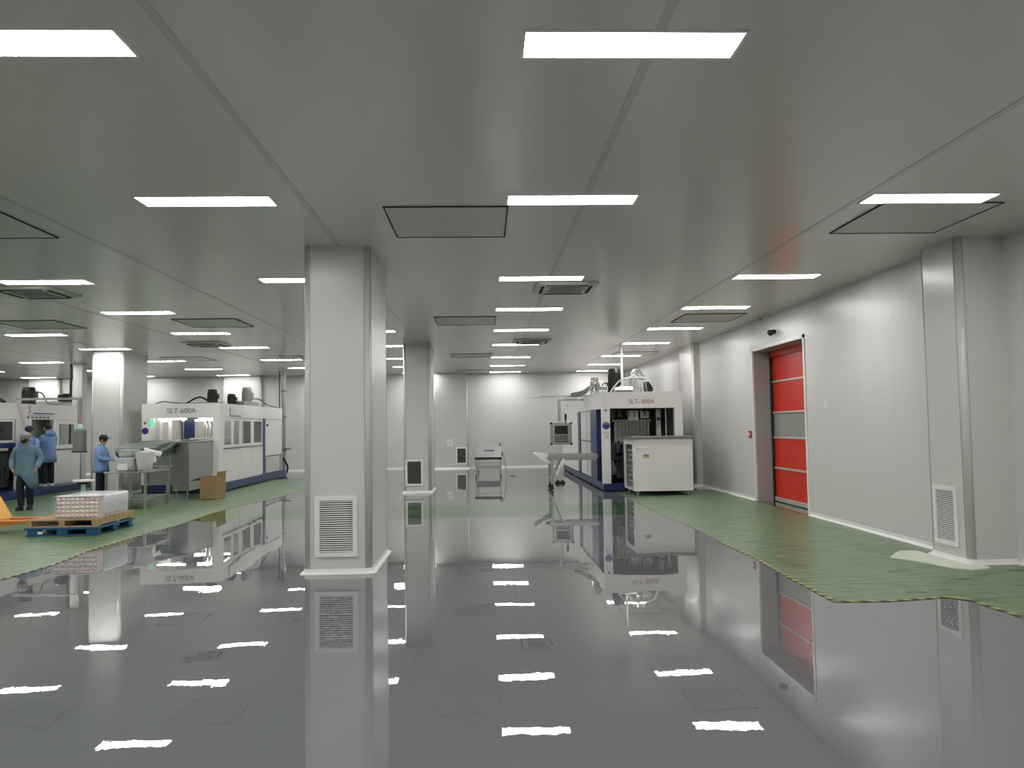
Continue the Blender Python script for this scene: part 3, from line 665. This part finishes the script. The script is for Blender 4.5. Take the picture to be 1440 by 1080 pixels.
b = B(); b.box(A1, A1+.012, 23.05, 24.1, 2.155, 2.185); b.box(A1, A1+.012, 23.05, 23.09, 2.15, 2.42); b.build('slogan_strip', M['ink'], r)
motor(r, -8.28, 24, 2.52, .14, .48, M['blackm']); motor(r, -7.86, 24.5, 2.52, .12, .36, M['blackm']); motor(r, -7.72, 25.6, 2.52, .15, .62, M['greym'])
b = B(); b.box(-8.6, -8.0, 23.7, 24.3, 2.52, 2.60, .01); b.box(-8.0, -7.5, 24.6, 26.2, 2.52, 2.66, .02); b.build('gearbox', M['greym'], r)
b = B(); b.tube([(-7.7, 25.8, 2.75), (-7.6, 26.5, 2.78), (-7.55, 27.5, 2.6), (-7.6, 28.9, 2.56)], .02); b.tube([(-8.8, 23.2, 2.54), (-8.5, 23.5, 2.75), (-8.3, 23.8, 2.62)], .03); b.tube([(-9.4, 22.6, 2.54), (-9.2, 22.7, 2.60), (-8.9, 22.8, 2.56), (-8.4, 23.2, 2.55)], .015)
b.build('roof_cables', M['blackm'], r)
c = thing('service_pipe', 'vertical steel service pipe from ceiling to floor behind the middle machine', 'pipe', (-7.78, 30.5, 0))
B().cyl((-7.78, 30.5, .001), (-7.78, 30.5, H-.001), .075).build('pipe', M['steel'], c)
b = B(); b.cyl((-7.92, 30.4, 0.001), (-7.92, 30.4, H-.001), .02); b.build('thin_pipe', M['blackm'], c)
b = B()
for z in (.9, 2.2, 3.2): b.cyl((-7.78, 30.5, z), (-7.78, 30.5, z+.06), .10)
b.cyl((-7.9, 30.45, 1.0), (-7.5, 30.45, 1.0), .03); b.build('clamp', M['steeldark'], c)
tag(B().tube([(-7.56, 29.05, .75), (-7.45, 29.3, .6), (-7.4, 29.6, .3), (-7.6, 30.0, .05), (-7.9, 30.2, .03)], .035).build('black_hose', M['black']), 'thick black hose drooping from the rear of the middle machine', 'hose')

# outfeed conveyor of the middle machine
c = thing('outfeed_conveyor', 'stainless outfeed conveyor with a green belt in front of the middle machine', 'conveyor', (-8.3, 20.8, 0))
b = B(); b.box(-8.05, -7.62, 20.4, 22.15, .20, 1.42, .008); b.build('side_cabinet', M['steel'], c)
b = B(); b.box(-8.95, -7.62, 20.3, 22.2, 1.42, 1.47, .006); b.build('deck', M['steeldark'], c)
prof = [(22.1, 1.50), (20.6, 1.50), (19.6, 1.44), (19.25, 1.34), (19.2, 1.22), (19.35, 1.12), (19.6, 1.10), (20.3, 1.15), (20.3, 1.40), (22.1, 1.47)]
b = B(); b.loft([[(x, y, z) for y, z in prof] for x in (-8.95, -7.98)]); b.build('belt', M['belt'], c)
b = B(); b.loft([[(x, y, z) for y, z in ((20.6, 1.53), (19.3, 1.28), (19.3, 1.22), (20.6, 1.46))] for x in (-7.97, -7.90)]); b.build('side_rail', M['steel'], c)
b = B(); b.cyl((-8.22, 19.1, 1.30), (-7.86, 19.25, 1.18), .065); b.build('roller', M['white_pl'], c); b = B(); b.cyl((-8.2, 19.1, 1.08), (-7.95, 19.1, 1.08), .09); b.build('end_roller', M['white_pl'], c)
for x in (-8.9, -7.95): B().box(x-.03, x+.03, 19.9, 19.96, .001, 1.12, .004).build('leg', M['steel'], c)
for x, y in ((-7.98, 20.5), (-7.7, 20.5), (-7.7, 22.0)): B().cyl((x, y, .001), (x, y, .2), .025).build('foot', M['steel'], c)
b = B(); b.box(-8.95, -7.9, 19.2, 20.1, .84, .88)
for k in range(7): b.ball((-8.75+k*.12, 19.25, .90), .035)
b.build('catch_tray', M['steel'], c)

# steel work table with plastic crates
c = thing('work_table', 'bare steel work table with lower shelf behind the wrapped stack', 'table', (-8.05, 18.4, 0))
b = B(); b.box(-8.52, -7.58, 17.75, 19.08, .815, .85, .004); b.build('table_top', M['steel'], c)
for x in (-8.48, -7.62):
    for y in (17.8, 19.03): B().box(x-.025, x+.025, y-.025, y+.025, .001, .815, .004).build('leg', M['steel'], c)
B().box(-8.5, -7.6, 17.78, 19.05, .22, .245, .003).build('lower_shelf', M['steel'], c)
def crate(lab, x0, x1, y0, y1, z0, z1, ribs):
    t = thing('plastic_crate', lab, 'crate', ((x0+x1)/2, (y0+y1)/2, z0))
    b = B(); rings = []
    for z, e in ((0, .04), (.5, .02), (.9, 0), (1.0, -.015), (1.0, .01), (.6, .035), (.08, .055)):
        rings.append([(x, y, z0+(z1-z0)*z) for x, y in rrect(x0+e, x1-e, y0+e, y1-e, .07)])
    b.loft(rings); o = b.build('tub', M['plastic'], t, True)
    b = B()
    for k in range(ribs):
        x = x0+.10+(x1-x0-.2)*k/max(1, ribs-1); b.box(x-.008, x+.008, y0+.004, y0+.03, z0+.05, z1-.05)
    b.build('rib', M['plastic'], o)
    return t
crate('white plastic crate on the steel table, nearer the worker in the black cap', -8.36, -7.92, 17.85, 18.35, .851, 1.16, 5)
crate('white ribbed plastic crate on the steel table at the conveyor side', -7.90, -7.62, 17.85, 18.35, .851, 1.30, 7)
crate('white plastic crate stacked on top of the first crate', -8.32, -7.96, 17.88, 18.33, 1.165, 1.34, 4)
tag(B().box(-8.24, -8.02, 17.80, 17.845, .88, 1.02, .01).build('paper_packet', M['white_pl']), 'bright white packet leaning on the crate on the steel table', 'packet')

# cardboard box
c = thing('cardboard_box', 'open brown cardboard box on the green film by the middle machine', 'box', (-7.0, 20.3, 0))
b = B(); x0, x1, y0, y1, z1 = -7.2, -6.80, 20.0, 20.75, .56
b.box(x0, x1, y0, y0+.008, .006, z1); b.box(x0, x1, y1-.008, y1, .006, z1); b.box(x0, x0+.008, y0+.008, y1-.008, .006, z1); b.box(x1-.008, x1, y0+.008, y1-.008, .006, z1); b.box(x0, x1, y0, y1, .006, .014)
b.build('body', M['carton'], c)
B().loft([[(x0, y, z1), (x0, y, z1+.008), (x0-.26, y, z1-.09), (x0-.26, y, z1-.10)] for y in (y0+.02, y1-.02)]).build('flap', M['carton'], c)
B().loft([[(x1, y, z1), (x1, y, z1+.008), (x1+.03, y, z1+.13), (x1+.02, y, z1+.13)] for y in (y0+.02, y1-.02)]).build('flap', M['carton'], c)
B().box(-7.06, -6.92, y0-.002, y0, .22, .27).build('printed_mark', M['ink'], c)

# ------------------------------------------------------------------ left machine
Q0, Q1, G0, G1 = -15.2, -12.95, 17.5, 25.5
r = thing('thermoforming_machine', 'white forming machine at the left picture edge with two workers at its open door', 'machine', (-14, 21.5, 0))
b = B(); b.box(Q0, Q1, G0+.05, G1, .006, .20, .01); b.build('base_frame', M['blue'], r)
st = thing('step_platform', 'long blue step along the left machine that two workers stand on', 'step', (-12.67, 21.5, 0))
B().box(Q1+.002, -12.40, G0+.05, G1, .006, .198, .01).build('deck', M['blue'], st)
for y in (18.2, 20.4, 22.6, 24.8): B().cyl((-12.42, y, .10), (-12.392, y, .10), .02, n=8).build('bolt', M['steeldark'], st)
b = B(); b.box(Q1-.04, Q1, G0, G1, 2.14, 2.56); b.box(Q0, Q1-.04, G0, G0+.04, 2.14, 2.56); b.box(Q0, Q1-.04, G1-.04, G1, 2.14, 2.56); b.box(Q0, Q1, G0, G1, 2.561, 2.58)
b.build('header_panel', M['white'], r)
B().box(Q1-.05, Q1-.01, 22.0, 22.75, .2, 2.14, .004).build('side_panel', M['white'], r)
B().box(Q1-.10, Q1, 23.85, 24.05, .2, 2.14, .008).build('door_post', M['white_pl'], r)
B().box(Q1-.05, Q1-.01, 24.05, 25.45, .2, 1.22, .004).build('side_panel', M['white'], r)
window(r, Q1-.045, 24.1, 25.2, 1.26, 2.13, fr=.12); B().box(Q1-.05, Q1-.01, 25.2, 25.46, 1.22, 2.14).build('side_panel', M['white'], r)
B().box(Q1-.04, Q1+.01, 24.05, 25.3, 1.22, 1.26).build('window_ledge', M['steeldark'], r)
window(r, Q1-.045, 20.3, 21.95, 1.5, 2.13, fr=.06)
B().box(Q1-.05, Q1+.0, 18.0, 22.0, 1.36, 1.48, .01).build('blue_rail', M['blue'], r)
B().box(Q1-.05, Q1+.03, 18.0, 21.6, 1.28, 1.35, .01).build('side_shelf', M['cream'], r)
b = B(); b.box(Q1-.9, Q1-.15, 18.5, 21.9, .3, 1.2); 
for k in range(14): b.box(Q1-.15, Q1-.08, 18.6+k*.24, 18.72+k*.24, .4+(k % 3)*.12, .75+(k % 4)*.1)
b.build('lower_press', M['dark'], r)
B().box(Q0, Q1-.95, G0+.1, G1-.1, .2, 2.14).build('core_block', M['dark'], r)
b = B()
for k in range(8): b.box(Q1-.5, Q1-.45, 20.4+k*.2, 20.5+k*.2, 1.4, 2.12)
b.build('mould_plates', M['cream'], r)
b = B(); b.box(Q1-.8, Q1-.3, 22.8, 23.8, .4, .9, .03); b.cyl((Q1-.4, 23.1, 1.0), (Q1-.4, 23.6, 1.0), .08); b.box(Q1-.6, Q1-.4, 23.3, 23.6, 1.2, 1.5); b.build('blue_carriage', M['blue'], r)
B().box(Q1-.35, Q1-.28, 22.8, 23.84, 1.62, 2.13).build('inner_panel', M['steeldark'], r)
text('red_lettering', 'S', .30, M['redink'], r, T((Q1+.002, 22.62, 2.41)) @ RIGHTF)
b = B(); b.box(Q1+.001, Q1+.006, 22.8, 23.9, 2.30, 2.33); b.box(Q1+.001, Q1+.006, 22.5, 23.8, 2.255, 2.265); b.build('blue_stripe', M['blueink'], r)
for k in range(6): B().box(Q1+.001, Q1+.006, 22.5+k*.2, 22.62+k*.2, 2.17, 2.23).build('small_lettering', M['ink'], r)
motor(r, -13.2, 23, 2.58, .17, .50, M['blackm']); motor(r, -12.5+-.75, 25.0, 2.72, .17, .26, M['blackm'])
b = B(); b.box(-14.2, -13.95, 22.0, 22.6, 2.58, 2.90, .01); b.box(-14.3, -13.7, 22.1, 22.3, 2.84, 2.96, .01); b.cyl((-13.9, 22.2, 2.92), (-13.5, 22.4, 2.62), .05); b.build('roof_bracket', M['blackm'], r)
b = B(); b.box(-13.9, -13.2, 24.3, 25.4, 2.58, 2.72, .01); b.build('roof_plate', M['cream'], r)
b = B(); b.tube([(-13.0, 23, 2.95), (-12.98, 23.3, 2.9), (-13.0, 23.6, 2.65), (-13.1, 24.4, 2.62), (-13.2, 25.0, 2.75)], .02); b.build('roof_cable', M['greym'], r)
# its hanging control box
b = B(); b.box(-11.27, -11.19, 21.96, 22.04, 1.98, 2.66); b.box(-12.96, -11.19, 21.96, 22.04, 2.66, 2.72); hp_ = thing('hanging_control_box', 'narrow grey control box with a pale green lamp hanging beside the left machine', 'control box', (-11.22, 22, 1.2))
b.build('boom_arm', M['steel'], hp_)
hm = B().box(-11.34, -11.10, 21.85, 22.15, 1.22, 1.82, .012).build('housing', M['greym'], hp_)
b = B(); b.cyl((-11.22, 22, 1.82), (-11.22, 22, 1.90), .09, n=20); b.ball((-11.22, 22, 1.9), .09); b.build('green_lamp', M['paleG'], hm, True)
B().box(-11.36, -11.08, 21.83, 22.17, 1.195, 1.22).build('bottom_tray', M['black'], hm); B().cyl((-11.22, 22, 2.05), (-11.22, 22, 2.15), .05).build('pink_tag', M['pinklab'], hm)
c = thing('ventilation_duct', 'pale vertical duct rising from the left machine to the ceiling beside the left column', 'duct', (-13.4, 26.1, 0))
B().box(-13.45, -13.15, 25.9, 26.2, .006, H-.001, .01).build('duct', M['cream'], c); B().cyl((-13.6, 26.05, .006), (-13.6, 26.05, H-.001), .04).build('black_pipe', M['blackm'], c)

# little scale stand behind the stack
c = thing('platform_stand', 'small stand with a white plate top behind the wrapped stack', 'stand', (-8.58, 17.0, 0))
B().cyl((-8.58, 17, .70), (-8.58, 17, .735), .21, n=28).build('plate', M['white_pl'], c); B().cyl((-8.58, 17, .64), (-8.58, 17, .70), .10, .16).build('load_cell', M['blackm'], c)
B().cyl((-8.58, 17, .05), (-8.58, 17, .64), .045).build('column', M['paleG'], c); B().box(-8.76, -8.40, 16.85, 17.15, .006, .05, .01).build('base', M['cream'], c)

# ------------------------------------------------------------------ pallets, wrapped stack, pallet jack
px0, px1, py0, py1 = -7.76, -6.53, 13.45, 14.85
c = thing('plastic_pallet', 'blue plastic pallet on the green film under a wooden pallet', 'pallet', ((px0+px1)/2, (py0+py1)/2, 0))
b = B(); b.box(px0, px1, py0, py1, .115, .15, .006); 
for y in (py0+.02, (py0+py1)/2-.08, py1-.18): b.box(px0+.02, px1-.02, y, y+.16, .006, .03)
b.build('deck', M['bluepl'], c)
for x in (px0+.04, (px0+px1)/2-.09, px1-.22):
    for y in (py0+.02, (py0+py1)/2-.08, py1-.18): B().box(x, x+.18, y, y+.16, .03, .115, .01).build('block', M['bluepl'], c)
B().box(px0+.22, px0+.30, py0+.012, py0+.019, .04, .09).build('white_label', M['white_pl'], c)
c = thing('wooden_pallet', 'pale wooden pallet between the blue pallet and the wrapped stack', 'pallet', ((px0+px1)/2, (py0+py1)/2, .15))
b = B(); n = 9; wx = px1-px0
for k in range(n): y = py0+.01+(py1-py0-.12)*k/(n-1); b.box(px0+.02, px1-.02, y, y+.10, .262, .285, .002)
b.build('top_boards', M['wood'], c)
b = B()
for x in (px0+.02, (px0+px1)/2-.05, px1-.12): b.box(x, x+.10, py0+.01, py1-.01, .172, .262, .003)
b.build('stringers', M['wood'], c)
b = B()
for y in (py0+.01, (py0+py1)/2, py1-.11): b.box(px0+.02, px1-.02, y, y+.10, .151, .172, .002)
b.build('bottom_boards', M['wood'], c)
sx0, sx1, sy0, sy1 = -7.33, -6.60, 13.58, 14.72
c = thing('wrapped_stack', 'low block of foil packs under clear shrink wrap on the wooden pallet', 'wrapped goods', ((sx0+sx1)/2, (sy0+sy1)/2, .286))
b = B(); b.box(sx0+.01, sx1-.01, sy0+.02, sy1-.01, .288, .64)
for i in range(9):
    for j in range(5):
        x = sx0+.05+i*.079; z = .325+j*.07
        b.ball((x, sy0+.02, z), .036, (1.0, .5, .85), n=8)
b.build('foil_packs', M['foil'], c)
b = B(); R_ = []
def wob(x, y, z, a): return (x+a*math.sin(13*y+9*z), y+a*math.sin(11*x+7*z), z)
for z, e in ((.287, .012), (.34, 0), (.5, .005), (.62, .0), (.665, .02)):
    R_.append([wob(x, y, z, .006) for x, y in rrect(sx0+e, sx1-e, sy0+.19+e, sy1-e, .03, 4)])
b.loft(R_); b.build('shrink_wrap', M['film'], c, True)
b = B(); b.box(sx0, sx1, sy0, sy0+.24, .642, .662, .008)
for k in range(10): x = sx0+.04+k*.072; b.ball((x, sy0+.10, .66), .045, (1, 1.6, .3), n=8)
b.build('foil_lid', M['film'], c)
c = thing('pallet_jack', 'yellow pallet jack with orange forks at the left picture edge', 'pallet jack', (-8.9, 14.2, 0))
b = B(); b.loft([[(-9.25, y, .10), (-8.52, y, .10), (-8.52, y, .24), (-8.74, y, .62), (-8.92, y, .66), (-9.25, y, .40)] for y in (13.98, 14.42)])
b.build('chassis', M['yellow'], c)
for y in (13.86, 14.34): B().box(-8.60, -7.775, y, y+.16, .178, .235, .01).build('fork', M['orange'], c)
b = B(); b.cyl((-9.05, 14.12, .07), (-9.05, 14.28, .07), .065); b.build('steer_wheel', M['black'], c)
b = B(); b.tube([(-8.95, 14.2, .6), (-9.1, 14.2, .9), (-9.3, 14.2, 1.2)], .025); b.tube([(-9.3, 14.05, 1.2), (-9.36, 14.05, 1.34), (-9.36, 14.35, 1.34), (-9.3, 14.35, 1.2), (-9.3, 14.05, 1.2)], .018)
b.build('tiller_handle', M['blackm'], c)
tag(B().cyl((-7.33, 10.95, .006), (-7.33, 10.95, .07), .09, n=24).cyl((-7.33, 10.95, .07), (-7.33, 10.95, .075), .06, n=24).build('tape_roll', M['tan']), 'brown tape roll on the green film at the left picture edge', 'tape roll')

# ------------------------------------------------------------------ people
def skin_mesh(chains, level=2):
    """chains: list of (list of (co, rx, ry), parent index or None) sharing joints by key -> one evaluated mesh"""
    verts, edges, rad = [], [], []; key = {}
    for ch in chains:
        prev = None
        for k, p, rx, ry in ch:
            if k is not None and k in key: i = key[k]
            else:
                i = len(verts); verts.append(p); rad.append((rx, ry)); 
                if k is not None: key[k] = i
            if prev is not None: edges.append((prev, i))
            prev = i
    me = bpy.data.meshes.new('tmp'); me.from_pydata(verts, edges, []); o = bpy.data.objects.new('tmp', me); COL.objects.link(o)
    md = o.modifiers.new('s', 'SKIN'); md.use_smooth_shade = True
    L = me.skin_vertices[0].data
    for i, (a, b_) in enumerate(rad): L[i].radius = (a, b_); L[i].use_root = (i == 0)
    sb = o.modifiers.new('u', 'SUBSURF'); sb.levels = level; sb.render_levels = level
    dg = bpy.context.evaluated_depsgraph_get(); dg.update(); out = bpy.data.meshes.new_from_object(o.evaluated_get(dg))
    bpy.data.objects.remove(o)
    for p in out.polygons: p.use_smooth = True
    return out
def put(name, me, m, parent): me.name = name; me.materials.clear(); me.materials.append(m); return link(name, me, parent)
def person(lab, loc, rz, scale, coat, trousers, headgear, maskm, arms, feet, hem=.72, head=(0, 0), hood=False, shoes='black', slit=0, drop=0):
    """built facing -Y; arms = two lists of elbow, wrist, fingertip direction"""
    t = thing('person', lab, 'person', loc, rz); t.scale = (scale,)*3
    hy, hz = head                                            # head pushed forward / lowered
    HC = Vector((0, -.03-hy, 1.60-hz))
    ch = [[('pel', (0, 0, .93), .12, .085), ('sp', (0, .01, 1.10), .12, .085), ('ch', (0, .01, 1.28), .14, .09), ('nk', (0, 0, 1.43), .06, .06), ('jaw', (0, -.02-hy*.6, 1.50-hz*.7), .055, .055), ('hd', tuple(HC), .078, .09), (None, tuple(HC+Vector((0, .01, .085))), .055, .065)]]
    hands = []
    for s, (el, wr, fd) in zip((-1, 1), arms):
        sh = (s*.17, 0, 1.375); wr = Vector(wr); fd = Vector(fd).normalized()
        ch.append([('ch', 0, 0, 0), ('sh%d' % s, sh, .055, .055), ('el%d' % s, el, .042, .042), ('wr%d' % s, tuple(wr), .026, .03), ('hd%d' % s, tuple(wr+fd*.07), .036, .018)])
        side = fd.cross(Vector((0, 0, 1))); side = side.normalized() if side.length > .1 else Vector((0, 1, 0))
        dn = fd.cross(side).normalized()
        for k, ln in enumerate((.065, .078, .072, .055)):
            o_ = side*(.027-k*.018); base = wr+fd*.085+o_
            ch.append([('hd%d' % s, 0, 0, 0), (None, tuple(base), .010, .010), (None, tuple(base+fd*ln*.6), .009, .009), (None, tuple(base+fd*ln*.95-dn*.012*s), .0075, .0075)])
        ch.append([('hd%d' % s, 0, 0, 0), (None, tuple(wr+fd*.05+side*.04), .011, .011), (None, tuple(wr+fd*.09+side*.052), .009, .009)])
    for s, (kn, an, toe) in zip((-1, 1), feet):
        ch.append([('pel', 0, 0, 0), ('hip%d' % s, (s*.09, 0, .86), .085, .085), ('kn%d' % s, kn, .055, .055), ('an%d' % s, an, .038, .04), (None, toe, .035, .028)])
    put('body', skin_mesh(ch), M['skin'], t)
    # face: nose, ears, eyes
    b = B(); b.loft([[tuple(HC+Vector(v)) for v in r_] for r_ in (((-.012, -.088, .02), (.012, -.088, .02), (0, -.09, .024)), ((-.018, -.088, -.02), (.018, -.088, -.02), (0, -.115, -.015)))])
    for s in (-1, 1): b.ball(tuple(HC+Vector((s*.082, .005, 0))), .028, (.4, .8, 1.1), n=8)
    b.build('nose_and_ears', M['skin'], t, local=True)
    for s in (-1, 1): B().ball(tuple(HC+Vector((s*.032, -.083, .018))), .011, n=8).build('eye', M['hair'], t, local=True)
    b = B(); b.ball(tuple(HC+Vector((0, .018, .035))), .098, (.92, 1.0, 1.05), n=18)
    hr = b.build('hair', M['hair'], t, True, local=True)
    if headgear == 'cap':
        b = B(); b.ball(tuple(HC+Vector((0, .01, .07))), .105, (.95, 1.05, .8), n=18); b.loft([[tuple(HC+Vector((math.sin(a)*.085, -.07-math.cos(a)*q, .05+dz))) for a in [(-PI/2)+PI*k/10 for k in range(11)]] for q, dz in ((.02, .012), (.11, 0), (.11, -.008), (.02, .0))])
        b.build('peaked_cap', M['cap'], t, True, local=True)
    elif headgear in ('hairnet', 'bcap'):
        B().ball(tuple(HC+Vector((0, .01, .065))), .112, (.95, 1.03, .85), n=18).build('cloth_cap', M[headgear], t, True, local=True)
    if maskm: B().ball(tuple(HC+Vector((0, -.045, -.035))), .066, (.95, .85, .85), n=14).build('face_mask', M[maskm], t, True, local=True)
    # trousers and shoes
    ch = [[('pel', (0, 0, .90), .12, .09)]]
    for s, (kn, an, toe) in zip((-1, 1), feet):
        an = Vector(an); ch.append([('pel', 0, 0, 0), ('h%d' % s, (s*.085, 0, .80), .092, .10), (None, kn, .082, .085), (None, tuple(an+Vector((0, .0, .06))), .066, .07), (None, tuple(an+Vector((0, .0, -.02))), .066, .07)])
    put('trousers', skin_mesh(ch), M[trousers], t)
    for kn, an, toe in feet:
        an, toe = Vector(an), Vector(toe); d_ = (toe-an); d_.z = 0; d_ = d_.normalized() if d_.length > 1e-4 else Vector((0, -1, 0)); z0 = min(an.z, toe.z+.05)-.078
        sd = Vector((-d_.y, d_.x, 0)); rings = []
        for z, g_ in ((0, 1), (.03, 1.03), (.06, .9), (.085, .62)):
            rings.append([tuple(an+d_*(.05+.135*g_*math.cos(a)*(1 if g_ > .7 or math.cos(a) < 0 else .5))+sd*.048*g_*math.sin(a)+Vector((0, 0, z0+z-an.z))) for a in [2*PI*k/14 for k in range(14)]])
        B().loft(rings).build('shoe', M[shoes], t, True, local=True)
    # smock: torso rings down to the hem, a sleeve on each arm
    N = 28; rings = []
    for z, rx, ry, oy in ((1.455, .075, .07, 0), (1.425, .12, .085, .005), (1.385, .185, .105, .01), (1.32, .215, .13, .012), (1.2, .205, .14, .01), (1.05, .205, .15, 0), (.92, .22, .165, 0), ((.92+hem)/2, .235, .178, 0), (hem, .245, .188, 0), (hem+.004, .225, .168, 0), (.92, .19, .14, 0)):
        ring_ = []
        for k in range(N):
            a_ = 2*PI*k/N; q = 1 + (.025*math.sin(5*a_+z*9)+.02*math.sin(9*a_-z*14))*(1 if z < 1.35 else 0)
            zz = z
            if z < .91: fr = (.92-z)/(.92-hem); zz = z + fr*(slit*math.exp(-((a_-1.5*PI)/.42)**2) - drop*max(0, math.cos(a_+.5)))
            ring_.append((rx*q*math.cos(a_), oy+ry*q*math.sin(a_), zz))
        rings.append(ring_)
    B().loft(rings).build('smock', M[coat], t, True, local=True)
    for s, (el, wr, fd) in zip((-1, 1), arms):
        wr = Vector(wr)
        put('sleeve', skin_mesh([[('a', (s*.13, .01, 1.365), .07, .08), (None, (s*.19, .01, 1.345), .082, .09), (None, tuple((Vector((s*.19, .01, 1.345))+Vector(el))/2), .078, .082), (None, el, .074, .074), (None, tuple((Vector(el)+wr)/2), .066, .068), (None, tuple(wr), .052, .054)]]), M[coat], t)
    if hood: B().ball((0, .09, 1.44), .13, (1.15, .8, .65), n=16).build('folded_hood', M[coat], t, True, local=True)
    b = B(); b.loft([[(q*math.cos(a), .0+q*math.sin(a)*.9, z) for a in [2*PI*k/16 for k in range(16)]] for q, z in ((.085, 1.42), (.092, 1.46), (.075, 1.475), (.07, 1.43))]); b.build('collar', M[coat], t, True, local=True)
    return t
std = (((-.11, 0, .50), (-.11, .02, .09), (-.11, -.10, .04)), ((.11, 0, .50), (.11, .02, .09), (.11, -.10, .04)))
walk = (((-.09, -.06, .50), (-.09, .0, .09), (-.10, -.12, .04)), ((.08, .0, .50), (.06, .10, .09), (.07, -.02, .04)))
down = (((-.30, .05, 1.13), (-.25, -.10, .92), (.55, -.05, -.8)), ((.30, .05, 1.13), (.25, -.10, .92), (-.55, -.05, -.8)))
work = (((-.24, -.05, 1.12), (-.14, -.30, 1.08), (.2, -1, -.1)), ((.24, -.05, 1.12), (.14, -.30, 1.08), (-.2, -1, -.1)))
person('person in grey cap and pale blue smock walking with bowed head', (-10.42, 18.1, .005), .12, 1.03, 'smock', 'navy', 'hairnet', 'mask', down, walk, hem=.76, head=(.05, .04), slit=.10, drop=.30)
person('person in a bright blue hooded gown facing into the left machine', (-12.58, 22.9, .20), PI*.62*-1, 1.06, 'gown', 'navy', None, 'wmask', work, std, hem=.66, hood=True, shoes='white_pl')
person('person in a navy cap mostly hidden behind the person with the grey cap', (-12.58, 22.0, .20), -.1, 1.0, 'gown', 'jeans', 'bcap', None, work, std, hem=.8, shoes='white_pl')
person('person in a black peaked cap and blue smock working beside the left column', (-9.66, 20.0, .005), PI/2, .97, 'gown', 'navy', 'cap', None, work, std, hem=.76, head=(.03, .02))
